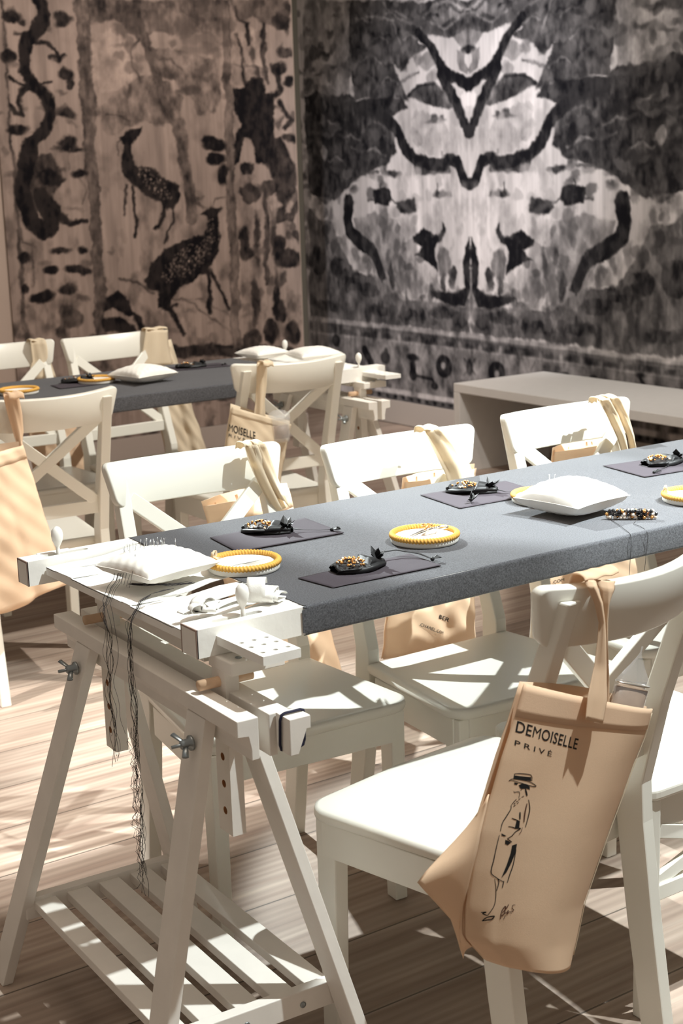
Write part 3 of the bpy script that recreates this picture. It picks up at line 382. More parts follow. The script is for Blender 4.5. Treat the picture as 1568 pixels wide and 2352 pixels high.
# ------------------------------------------------------------------ the room shell
struct('floor', MB().box((-3.5, -4.5, -.06), (4.32, 8.0, 0)), M_floor)
struct('wall_right', MB().box((4.305, -4.5, 0), (4.45, 8.0, 3.4)), M_wallR)
struct('wall_left', MB().box((-3.5, 4.8, 0), (3.70, 4.92, 3.4)), M_wallL)
struct('wall_back', MB().box((-3.5, 8.0, 0), (4.45, 8.12, 3.4)), M_wallR)
struct('baseboard_right', MB().box((4.289, -4.5, 0.004), (4.305, 8.0, .146)), M_base, bevel=.002)
struct('baseboard_left', MB().box((-3.5, 4.783, 0.004), (3.70, 4.8, .128)), M_base, bevel=.002)

# ------------------------------------------------------------------ low white bench by the right wall
b = empty('display_bench', (3.62, 1.2, 0), 0, 'low white slab bench with open underside in front of the mirrored mural', 'bench')
MB().box((0, -1.2, .405), (.60, 2.13, .45)).build('bench_top', M_bench, b, bevel=.003)
MB().box((0, 2.085, 0), (.60, 2.13, .4045)).build('end_panel', M_bench, b, bevel=.002)
MB().box((0, -1.2, 0), (.60, -1.155, .4045)).build('end_panel', M_bench, b, bevel=.002)

# ------------------------------------------------------------------ adjustable trestles
def make_trestle(loc, rz, label):
    t = empty('trestle', loc, rz, label, 'trestle', 'adjustable white trestles under the long tables')
    # local: x across the trestle (v), y = -u along it
    zt = .7153
    prof = [(0, zt), (0, zt-.026), (.018, zt-.028), (.0225, zt-.05), (.0225, zt-.066), (.036, zt-.066), (.036, zt)]
    for m in (0, 1):
        pr = [((.0894-x) if m else x, z) for x, z in prof]
        pr = pr if m else pr[::-1]
        MB().prism(pr[::-1], -.70, 0, 1).build('top_beam', M_tres, t, bevel=.0015)
    def leg(u0, u1, m):
        va = .0112 if not m else .0785; vb = -.1385 if not m else .255
        p = Vector((va, -u0, zt-.0275)); q = Vector((vb, -u1, 0.0)); q2 = q+(q-p)*.0
        mb = MB(); w = .060; d = (q-p).normalized()
        n = Vector((1, 0, 0)) if not m else Vector((-1, 0, 0)); th = .021
        def ring(c): return [c+Vector((-th/2, -w/2, 0)), c+Vector((th/2, -w/2, 0)), c+Vector((th/2, w/2, 0)), c+Vector((-th/2, w/2, 0))]
        if not m:   # horizontal cut at the top, flush against the beam
            p = p+Vector((0, 0, 0)); 
        return mb.hexa(ring(q), ring(p)).build('leg', M_tres, t, bevel=.0015)
    legs = [leg(.130, -.052, 0), leg(.566, .595, 0), leg(.075, -.02, 1), leg(.562, .650, 1)]
    for m, (ul, ur) in ((0, (.126, .574)), (1, (.07, .545))):   # wing nuts that lock the legs
        for u in (ul, ur):
            if m: continue
            c = Vector((-.0125, -u, zt-.068)); mb = MB()
            mb.lathe([(.012, 0), (.012, .004), (.008, .006), (.007, .018), (.004, .02)], c, 14, (-1, 0, 0))
            mb.tube([c+Vector((.004, 0, 0)), c+Vector((-.034, 0, 0))], .003, 8)
            for sg in (-1, 1):
                mb.tube([c+Vector((-.010, 0, 0)), c+Vector((-.016, sg*.010, sg*.006)), c+Vector((-.022, sg*.021, sg*.012))], [.004, .0045, .0055], 8, squash=.5)
            mb.build('wing_nut', M_steel, t)
    # shelf: two end rails across, seven slats along
    for u in (.010, .586):
        r = MB().box((-.105, -u-.012, .142), (.235, -u+.010, .184)).build('shelf_rail', M_tres, t, bevel=.0015)
        for x in ((.045, .15) if u > .3 else (.05,)): MB().lathe([(.0055, 0), (.0055, .0015), (.003, .002)], (x, -u-.012, .160), 10, (0, -1, 0)).build('screw', M_steel, r)
    for k in range(5):
        x = -.088+k*.0652
        MB().box((x, -.574, .158), (x+.042, -.020, .176)).build('shelf_slat', M_tres, t, bevel=.0015)
    # two drilled posts with cross blocks and pegs, joined by a bar
    for u in (.118, .558):
        mb = MB(); y = -u; W_ = .0155; hs = [.50+.032*k+.0 for k in range(7)]
        pz0, pz1 = .478, .7475
        # the post is built as two cheeks and webs between real holes
        x0, x1 = .047, .0705; r = .0065
        zs = [.515, .560, .605, .650, .728]
        holes = [z for z in zs]
        # front and back faces with hole rims
        def face(x, flip):
            vs = []; fs = []; n = 12; last = None
            prev = [(x, y-.022*1.0, pz0), (x, y+.022, pz0)]
            mb_ = MB(); cuts = [pz0]+[(holes[i]+holes[i+1])/2 for i in range(len(holes)-1)]+[pz1]
            for i, hz in enumerate(holes):
                lo, hi = cuts[i], cuts[i+1]
                circ = [(x, y+r*math.cos(2*PI*k/n+PI/4), hz+r*math.sin(2*PI*k/n+PI/4)) for k in range(n)]
                sq = [(x, y+.022, hi), (x, y-.022, hi), (x, y-.022, lo), (x, y+.022, lo)]
                vs_ = circ+sq; f = []
                for c4 in range(4):
                    base = c4*3
                    f.append((base % n, (base+1) % n, n+c4)); 
                    f.append(((base+1) % n, (base+2) % n, n+c4)); f.append(((base+2) % n, (base+3) % n, n+(c4+1) % 4)); f.append(((base+2) % n, n+(c4+1) % 4, n+c4))
                if flip: f = [q[::-1] for q in f]
                mb.add(vs_, f)
        face(x0, True); face(x1, False)
        mb.add([(x0,y-.022,pz0),(x1,y-.022,pz0),(x1,y+.022,pz0),(x0,y+.022,pz0),(x0,y-.022,pz1),(x1,y-.022,pz1),(x1,y+.022,pz1),(x0,y+.022,pz1)],
               [(3,2,1,0),(4,5,6,7),(0,1,5,4),(2,3,7,6)])
        for hz in holes:
            n = 12
            vs = [(xx, y+r*math.cos(2*PI*k/n+PI/4), hz+r*math.sin(2*PI*k/n+PI/4)) for xx in (x0, x1) for k in range(n)]
            mb.cur = 1; mb.add(vs, [(k, (k+1)%n, (k+1)%n+n, k+n) for k in range(n)], True); mb.cur = 0
        po = mb.build('post', None, t, mats=[M_tres, M_hole])
        tag(MB().tube([(.012, y, .7285), (.105, y, .7285)], [.0085, .0085], 14).build('peg', M_dowel, po), 'unpainted brown wooden peg')
        MB().box((.046, y-.046, .7475), (.140, y+.030, .7685)).build('cross_block', M_tres, t, bevel=.002)
        for x in (.070, .100): MB().lathe([(.0055, 0), (.0055, .0012), (.003, .0016)], (x, y-.025, .7685), 10).build('screw', M_steel, t)
    MB().box((.0465, -.512, .7475), (.085, -.1475, .7683)).build('crossbar', M_tres, t, bevel=.0015)
    return t
TRS = make_trestle((0, 0, 0), -.0379, 'white slatted shelf trestle with wooden pegs at the near left end of the front table')
# ------------------------------------------------------------------ embroidery frames that serve as table tops
def make_frame(x0, x1, cl0, cl1, dy, label, both):
    f = empty('embroidery_table', (x0, dy, 0), 0, label, 'table', 'long embroidery frames laid on trestles')
    X = lambda x: x-x0
    z0, z1 = .769, .815
    def beam(ya, yb, nm):
        mb = MB(); yc = (ya+yb)/2
        # beam with a long rounded slot at each uncovered end
        def slotted(xa, xb, s0, s1):
            r = .007; n = 8
            cl = [(X(s1)+r*math.cos(a), yc+r*math.sin(a)) for a in [(-PI/2+PI*k/n) for k in range(n+1)]]+[(X(s0)-r*math.cos(a), yc-r*math.sin(a)) for a in [(-PI/2+PI*k/n) for k in range(n+1)]]
            out = [(X(xb), ya), (X(xb), yb), (X(xa), yb), (X(xa), ya)]
            m = len(cl)
            for z, fl in ((z1, False), (z0, True)):
                vs = [(*q, z) for q in cl]+[(*q, z) for q in out]; fs = []
                # right cap 0..n, left cap n+1..2n+1
                for k in range(n): fs.append((m+0 if k < n//2 else m+1, k+1, k) if False else (k, m+0 if k < n//2 else m+1, k+1))
                fs.append((n//2, m+0, m+1)); 
                for k in range(n): fs.append((n+1+k, m+2 if k < n//2 else m+3, n+2+k))
                fs.append((n+1+n//2, m+2, m+3))
                fs.append((n, m+1, m+2, n+1)); fs.append((2*n+1, m+3, m+0, 0))
                if fl: fs = [q[::-1] for q in fs]
                mb.add(vs, fs)
            mb.add([(*q, z) for z in (z0, z1) for q in cl], [((k+1)%m, k, k+m, (k+1)%m+m) for k in range(m)], True)
            mb.add([(*q, z) for z in (z0, z1) for q in out], [((k+1)%4, k, k+4, (k+1)%4+4) for k in ((1, 2, 3) if xa < (x0+x1)/2 else (0, 1, 3))])
        xl = x0+(.03 if ya < -.3 else 0); xr = x1-(.03 if ya < -.3 else 0)
        slotted(xl, cl0+.05, xl+.048, xl+.125)
        mb.box((X(cl0+.05), ya, z0), (X(cl1-.05), yb, z1))
        slotted(cl1-.05, xr, xr-.125, xr-.048)
        bm_ = mb.build(nm, M_frame, f)
        for xx in (xl-.0006, xr-.0018):
            e = MB(); o_ = [(ya, z0), (ya, z1+.0003), (yb, z1+.0003), (yb, z0), (yb-.002, z0), (yb-.002, z1-.0025), (ya+.0035, z1-.003), (ya+.003, z0)]
            e.add([(X(xx), *q) for q in o_]+[(X(xx+.0024), *q) for q in o_], [(0, 1, 6, 7), (1, 2, 5, 6), (2, 3, 4, 5), (8, 15, 14, 9), (9, 14, 13, 10), (10, 13, 12, 11), (0, 8, 9, 1), (1, 9, 10, 2), (2, 10, 11, 3), (7, 6, 14, 15), (6, 5, 13, 14), (5, 4, 12, 13)])
            e.build('worn_edge', M_edge, bm_)
        return bm_
    yf0, yf1, yb0, yb1 = -.5535, -.5035, .0195, .0645
    beam(yf0, yf1, 'side_beam'); beam(yb0, yb1, 'side_beam')
    for s, xe in ((1, x0), (-1, x1)):
        if s < 0 and not both: continue
        # broad perforated lath through both beams
        a, b2 = xe+s*.036, xe+s*.135
        tb = (xe+s*.064, xe+s*.130)
        st = MB().box((X(min(a, b2)), yf1+.003, .786), (X(max(a, b2)), yb0-.003, .800)).build('stretcher_lath', M_frame, f, bevel=.001)
        mb = MB(); xa, xb = X(min(tb)), X(max(tb)); ya, yb = -.690, yf1+.003
        # tongue with a grid of drilled holes
        cols = 3; rows = 3; cw = (xb-xa)/cols; H = [(-.675+.028*j) for j in range(3)]
        ys = [ya]+[-.652, -.624, -.596, -.568]; r = .0045; n = 8
        for zz, fl in ((.800, False), (.786, True)):
            for i in range(cols):
                for j in range(4):
                    x_0, x_1, y_0, y_1 = xa+i*cw, xa+(i+1)*cw, ys[j], ys[j+1]; cx, cy = (x_0+x_1)/2, (y_0+y_1)/2
                    sq = [(x_1, y_1, zz), (x_0, y_1, zz), (x_0, y_0, zz), (x_1, y_0, zz)]
                    if j == 3: mb.add(sq, [(0,1,2,3) if not fl else (3,2,1,0)]); continue
                    circ = [(cx+r*math.cos(2*PI*k/n+PI/4), cy+r*math.sin(2*PI*k/n+PI/4), zz) for k in range(n)]
                    f_ = []
                    for c4 in range(4):
                        k = c4*2; f_ += [(k, (k+1)%n, n+c4), ((k+1)%n, (k+2)%n, n+(c4+1)%4), ((k+1)%n, n+(c4+1)%4, n+c4)]
                    if not fl: f_ = [(a_, c_, b_)[::-1] for a_, b_, c_ in f_]; f_ = [q[::-1] for q in f_]
                    mb.add(circ+sq, f_)
                    if not fl: mb.add([(p[0], p[1], q_) for q_ in (.786, .800) for p in circ], [((k+1)%n, k, k+n, (k+1)%n+n) for k in range(n)], True)
        y3 = ys[4]
        mb.add([(xa,ya,.786),(xb,ya,.786),(xb,y3,.786),(xa,y3,.786),(xa,ya,.800),(xb,ya,.800),(xb,y3,.800),(xa,y3,.800)], [(0,1,5,4),(1,2,6,5),(2,3,7,6),(3,0,4,7)])
        mb.box((xa, y3, .786), (xb, yb, .800))
        tg = mb.build('perforated_tongue', M_frame, f)
        if True:
            MB().box((xa, yb0+.002, .786), (xb, .13, .800)).build('perforated_tongue', M_frame, f, bevel=.001)
        # turned pins standing in the slots
        for yc, xo in ((-.5285, .128), (.042, .072)):
            c = (X(xe+s*xo), yc, z0+.004)
            MB().lathe([(.0035, 0), (.0038, .050), (.0028, .054), (.0062, .060), (.0098, .068), (.0112, .077), (.0098, .086), (.0055, .092), (.001, .094)], c, 18).build('turned_pin', M_frame, f)
        # white tapes lacing the cloth edge to the lath
        lc = MB(); R_ = random.Random(5+s)
        ce = cl0 if s > 0 else cl1; yy = .012
        k = 0
        while yy > -.486:
            w = R_.uniform(.030, .044); sh = R_.uniform(-.022, .012); dz = .0006*(k % 3)
            a_, b_ = xe+s*.033, ce+s*.006
            m_ = 5; vs = []; fs = []
            for q in range(m_+1):
                tt = q/m_; x = a_+(b_-a_)*tt; zz = .8012+dz+.0115*min(1, max(0, (tt-.45)/.45))+.0015*math.sin(tt*7+k)
                ya_ = yy+sh*tt; pinch = 1-.25*abs(math.sin(k*2.1))*tt
                vs += [(X(x), ya_, zz), (X(x), ya_-w*pinch, zz), (X(x), ya_, zz-.0012), (X(x), ya_-w*pinch, zz-.0012)]
            for q in range(m_):
                o = q*4; fs += [(o, o+1, o+5, o+4), (o+3, o+2, o+6, o+7), (o+1, o+3, o+7, o+5), (o+2, o, o+4, o+6)]
            fs += [(0, 2, 3, 1), (m_*4+1, m_*4+3, m_*4+2, m_*4)]
            if s < 0: fs = [q[::-1] for q in fs]
            lc.add(vs, fs, False)
            yy -= w*R_.uniform(.86, 1.06); k += 1
        # the tapes turn down over the outer edge of the lath
        lc.box((X(min(xe+s*.033, xe+s*.036)), -.497, .787), (X(max(xe+s*.033, xe+s*.036)), .012, .8022))
        lc.build('lacing_tape', M_tape, f)
    # felt stretched over and around both beams, with a zigzag raw edge
    zf = .8165; pts = []; r = .006
    def arc(cy, cz, a0, a1, n=5): return [(cy+r*math.cos(a0+(a1-a0)*i/n), cz+r*math.sin(a0+(a1-a0)*i/n)) for i in range(n+1)]
    sec = [(yf0+.03, .7660), *arc(yf0+.0035, .7660+r, -PI/2, -PI, 4), *arc(yf0+.0035, zf-r, PI, PI/2, 5), (-.45, zf-.0003), (-.3, zf-.0004), (-.15, zf-.0004), (-.05, zf-.0003),
           *arc(yb1-.0035, zf-r, PI/2, 0, 5), *arc(yb1-.0035, .7660+r, 0, -PI/2, 4), (yb0+.01, .7660)]
    nx = 240; mb = MB(); R_ = random.Random(3)
    xs = [cl0+(cl1-cl0)*i/nx for i in range(nx+1)]
    jag = {}
    def P(i, j, t=0):
        y, z = sec[j]; x = xs[i]
        if i in (0, nx):
            if (i, j) not in jag: jag[(i, j)] = R_.uniform(-.006, .006)
            x += jag[(i, j)]
        zz = z+.0006*wob(x*6, y*9)
        c = Vector((0, y+.26 if False else 0, 0))
        return (X(x), y, zz)
    vs = [P(i, j) for i in range(nx+1) for j in range(len(sec))]; n = len(sec)
    fs = [(i*n+j, i*n+j+1, (i+1)*n+j+1, (i+1)*n+j) for i in range(nx) for j in range(n-1)]
    mb.add(vs, [q[::-1] for q in fs], True)
    # inner layer gives the cloth its thickness
    def inset(y, z):
        cy, cz = -.25, .790
        return (y+(.0012 if y < -.5 else -.0012 if y > .03 else 0), z-.0014 if z > .80 else z+.0012 if z < .772 else z)
    vs2 = [(p[0], *inset(p[1], p[2])) for p in vs]; o = len(vs)
    mb.add(vs2, fs, True)
    rim = [j for j in range(n)]; mb.add([vs[j] for j in range(n)]+[vs2[j] for j in range(n)], [(j, j+1, n+j+1, n+j) for j in range(n-1)])
    L_ = nx*n; mb.add([vs[L_+j] for j in range(n)]+[vs2[L_+j] for j in range(n)], [(j+1, j, n+j, n+j+1) for j in range(n-1)])
    fe = mb.build('stretched_felt', M_felt, f)
    fr = MB()
    for xe, s in ((cl0, -1), (cl1, 1)):     # frayed fibres along the raw edge
        for k in range(90):
            y = R_.uniform(yf0, yb1); l = R_.uniform(.002, .008)
            fr.tube([(X(xe), y, zf), (X(xe+s*l), y+R_.uniform(-.003, .003), zf+R_.uniform(-.0005, .002))], .00025, 3, False, False)
    tag(fr.build('frayed_threads', M_thread, f), kind='stuff')
    return f
F1 = make_frame(-.035, 2.16, .192, 1.935, 0, 'front work table, a white beam frame laced to stretched grey felt', True)
TR2 = copy_tree(TRS); TR2.location = (1.98, .02, 0); TR2['label'] = 'white slatted shelf trestle under the far right end of the front table'
F2 = make_frame(-.14, 2.13, .06, 1.83, 2.375, 'rear work table of grey felt on a white frame near the mural walls', True)
TR3 = copy_tree(TRS); TR3.location = (1.945, 2.375, 0); TR3.rotation_euler.z = -.0379; TR3['label'] = 'white trestle under the right end of the rear table'
TR4 = copy_tree(TRS); TR4.location = (-.10, 2.375, 0); TR4.rotation_euler.z = -.0379; TR4['label'] = 'white trestle under the left end of the rear table outside the left picture edge'

# white stop block strapped to the near trestle's far beam
sb = empty('stop_block', (.0, 0, 0), -.0379, 'short white notched wood block held by a dark hair tie at the trestle corner', 'block')
MB().prism([(.0640, .7165), (.0640, .6600), (.0780, .6600), (.0930, .6960), (.1000, .6960), (.1000, .7165)][::-1], -.742, -.7015, 1).build('notched_block', M_tres, sb, bevel=.0012)
cdm = MB(); lp = []
for k in range(25):
    a = 2*PI*k/24; lp.append((.0820+.0210*max(-1, min(1, 1.25*math.cos(a))), -.7185-.003*math.sin(a*1.0), .690+.030*max(-1, min(1, 1.3*math.sin(a)))))
cdm.tube(lp, .0022, 8).build('hair_tie', M_cord, sb)

# ------------------------------------------------------------------ cross-back chairs
def seat_outline(b):  # half width at depth b
    return .198+(.232-.198)*(b+.185)/.365
def make_chair():
    c = empty('dining_chair', (0, 0, 0), 0, 'x', 'chair', 'white cross-back dining chairs around the tables')
    # seat: rounded outline, shallow scoop
    n = 10; out = []; rf = .045
    yb, yf = -.185, .182; wb, wf = .196, .232
    def corner(cx, cy, r, a0, a1, k=7): return [(cx+r*math.cos(a0+(a1-a0)*i/k), cy+r*math.sin(a0+(a1-a0)*i/k)) for i in range(k+1)]
    out += [(-wb, yb), (wb, yb)] ; 
    out += corner(wf-rf, yf-rf, rf, -.1, PI/2+.02)+[(0, yf+.008)]+corner(-wf+rf, yf-rf, rf, PI/2-.02, PI+.1)
    m = len(out); ctr = Vector((0, 0, 0)); zt = .440
    rings = []
    def ring(f, z, dz=lambda x, y: 0): return [(x*f if True else x, (y-0)*f, z+dz(x*f, y*f)) for x, y in out]
    sc = lambda x, y: -.006*max(0, 1-(x/.19)**2)*max(0, 1-(y/.16)**2)
    R0 = [(.965, .416), (.992, .4195), (1.0, .426), (1.0, .432), (.992, .4385), (.965, .4405), (.90, .440), (.80, .4385), (.65, .437), (.45, .4355), (.22, .4348)]
    mb = MB(); vs = []
    for f, z in R0: vs += ring(f, z)
    vs.append((0, 0, .4345)); vs.append((0, 0, .416)); k = len(R0)
    fs = [(i*m+j, i*m+(j+1)%m, (i+1)*m+(j+1)%m, (i+1)*m+j) for i in range(k-1) for j in range(m)]
    fs += [((k-1)*m+j, (k-1)*m+(j+1)%m, k*m) for j in range(m)]+[((j+1)%m, j, k*m+1) for j in range(m)]
    mb.add(vs, fs, True); mb.build('seat', M_chair, c)
    # apron rails
    zr0, zr1 = .352, .416
    for name, p, q in (('apron_rail', (-.195, .160), (.195, .160)), ('apron_rail', (-.180, -.165), (.180, -.165)), ('apron_rail', (-.188, -.155), (-.213, .150)), ('apron_rail', (.188, -.155), (.213, .150))):
        z = (zr0+zr1)/2
        MB().bar((*p, z), (*q, z), .018, zr1-zr0, side=(-(q[1]-p[1]), q[0]-p[0], 0)).build(name, M_chair, c, bevel=.002)
    # front legs, tapering boards
    for s in (-1, 1):
        mb = MB(); x0, x1 = s*.219, s*.187
        top = [(min(x0, x1), .118, .4155), (max(x0, x1), .118, .4155), (max(x0, x1), .166, .4155), (min(x0, x1), .166, .4155)]
        xa, xb = s*.217, s*.188
        bot = [(min(xa, xb), .130, 0), (max(xa, xb), .130, 0), (max(xa, xb), .166, 0), (min(xa, xb), .166, 0)]
        mb.hexa(bot, top).build('front_leg', M_chair, c, bevel=.003)
    # raked rear posts sawn from board
    prof = [(0, -.262, .050), (.22, -.228, .054), (.40, -.205, .056), (.47, -.205, .050), (.62, -.248, .040), (.885, -.338, .030)]
    for s in (-1, 1):
        mb = MB(); vs = []
        for z, y, d in prof:
            xo = .196-.0*z; xi = xo-.030
            if z > .45: xo -= .012*(z-.45)/.43; xi -= .012*(z-.45)/.43
            a, b_ = sorted((s*xo, s*xi))
            vs += [(a, y-d/2, z), (b_, y-d/2, z), (b_, y+d/2, z), (a, y+d/2, z)]
        k = len(prof); fs = [(3, 2, 1, 0), tuple(range(4*k-4, 4*k))]+[(i*4+j, i*4+(j+1)%4, (i+1)*4+(j+1)%4, (i+1)*4+j) for i in range(k-1) for j in range(4)]
        mb.add(vs, fs).build('rear_post', M_chair, c, bevel=.003)
    # curved, forward-leaning top rail with rounded corners
    zc, hh, hw, r = .862, .0475, .213, .018; no = []
    for cx, cz, a0 in ((hw-r, hh-r, 0), (-hw+r, hh-r, PI/2), (-hw+r, -hh+r, PI), (hw-r, -hh+r, 3*PI/2)):
        no += [(cx+r*math.cos(a0+PI/2*i/6), cz+r*math.sin(a0+PI/2*i/6)) for i in range(7)]
    # densify long edges
    den = []
    for i in range(len(no)):
        a, b_ = no[i], no[(i+1) % len(no)]; k = 14 if abs(a[0]-b_[0]) > .2 else 1
        den += [(a[0]+(b_[0]-a[0])*j/k, a[1]+(b_[1]-a[1])*j/k) for j in range(k)]
    def rl(x, z, t):  # t = thickness offset, + is the sitter's side
        y = -.360+.060*(x/.213)**2-(z)*.25; z = z-.009*(1-(x/.213)**2)
        nx = -.060*x/.2165/.2165; nn = math.sqrt(1+nx*nx)
        return (x+t*nx/nn*-1*-1, y+t/nn, zc+z+t*.12)
    mb = MB(); m = len(den); th = .011; vs = []
    for f, t in ((.93, -th), (.985, -th*.85), (1.0, -th*.35), (1.0, th*.35), (.985, th*.85), (.93, th)):
        fx = 1-(1-f)*.25; tp_ = lambda z: 1-.05*(1-z/hh); fz = f if f > .93 else .93
        vs += [rl(x*fx*tp_(z), z*fz, t) for x, z in den]
    fs = [(i*m+j, (i+1)*m+j, (i+1)*m+(j+1)%m, i*m+(j+1)%m) for i in range(5) for j in range(m)]
    # caps: strips between upper and lower outline points at the same x
    up = [j for j in range(m) if den[j][1] > 0]; lo = [j for j in range(m) if den[j][1] <= 0]
    up.sort(key=lambda j: den[j][0]); lo.sort(key=lambda j: den[j][0])
    for base, fl in ((0, True), (5*m, False)):
        a, b_ = 0, 0; cap = []
        while a < len(up)-1 or b_ < len(lo)-1:
            if b_ == len(lo)-1 or (a < len(up)-1 and den[up[a+1]][0] <= den[lo[b_+1]][0]): cap.append((up[a]+base, up[a+1]+base, lo[b_]+base)); a += 1
            else: cap.append((up[a]+base, lo[b_+1]+base, lo[b_]+base)); b_ += 1
        fs += [q[::-1] if fl else q for q in cap]
    o = mb.add(vs, [q[::-1] for q in fs], True).build('top_rail', M_chair, c)
    bm = bmesh.new(); bm.from_mesh(o.data); bmesh.ops.recalc_face_normals(bm, faces=bm.faces); bm.to_mesh(o.data); bm.free()
    # lower rail and the X brace between the posts
    MB().bar((-.168, -.226, .543), (.168, -.226, .543), .016, .040, side=(0, 1, 0)).build('lower_rail', M_chair, c, bevel=.002)
    for s in (-1, 1):
        MB().bar((-s*.160, -.229-.002*s, .560), (s*.155, -.308-.002*s, .825), .014, .034, side=(0, 1, .2)).build('cross_brace', M_chair, c, bevel=.002)
    return c
proto = make_chair()
CH = {}
spots = [
 ('near', .482, -.617, .146, 'white cross-back chair seen from behind with the cream print bag, nearest the camera'),
 ('C1', .470, .020, 3.0699, 'white chair behind the left part of the front table, pillow with pins before it'),
 ('C2', .942, -.119, 3.1305, 'white chair at the far side of the front table, between the two others there'),
 ('C3', 1.4926, -.080, 3.1429, 'white chair at the far side of the front table, in front of the low bench'),
 ('CA', .668, 1.775, -.06, 'white cross-back chair at the left picture edge, back to the camera, with a cream bag'),
 ('CB', 1.580, 1.920, -.073, 'white cross-back chair at the rear table whose bag holds a clear jar'),
 ('CC', 1.055, 2.535, 3.07, 'white chair at the far side of the rear table, cut by the left picture edge'),
 ('CD', 1.53, 2.50, 3.20, 'white chair at the far side of the rear table, standing before the deer mural'),
]
for i, (k, x, y, a, lab) in enumerate(spots):
    o = proto if i == 0 else copy_tree(proto)
    o.location = (x, y, 0); o.rotation_euler.z = a; o['label'] = lab; CH[k] = o
# low stool with a cross brace, half hidden at the right edge
st = empty('stool', (.922, -.595, 0), 0, 'low white stool with a cross brace half hidden behind the near chair at right', 'stool')
mb = MB(); o_ = []
for cx, cy, a0 in ((.18, .18, 0), (-.18, .18, PI/2), (-.18, -.18, PI), (.18, -.18, 3*PI/2)):
    o_ += [(cx+.03*math.cos(a0+PI/2*i/5), cy+.03*math.sin(a0+PI/2*i/5)) for i in range(6)]
mb.prism(o_, .418, .440, 2).build('seat', M_chair, st, bevel=.006, seg=3)
for p, q in (((-.17, -.183), (.17, -.183)), ((-.17, .183), (.17, .183)), ((-.183, -.17), (-.183, .17)), ((.183, -.17), (.183, .17))):
    MB().bar((*p, .385), (*q, .385), .018, .064, side=(-(q[1]-p[1]), q[0]-p[0], 0)).build('apron_rail', M_chair, st, bevel=.002)
for sx in (-1, 1):
    for sy in (-1, 1):
        MB().box((sx*.187-.016, sy*.187-.016, 0), (sx*.187+.016, sy*.187+.016, .4175)).build('leg', M_chair, st, bevel=.003)
for sy in (-1, 1):
    MB().bar((-.171, sy*.187, .235), (.171, sy*.187, .235), .018, .030, side=(0, 1, 0)).build('stretcher', M_chair, st, bevel=.002)
    for s in (-1, 1): MB().bar((-s*.165, sy*.187+.002*s, .252), (s*.165, sy*.187+.002*s, .352), .012, .026, side=(0, 1, 0)).build('cross_brace', M_chair, st, bevel=.0015)
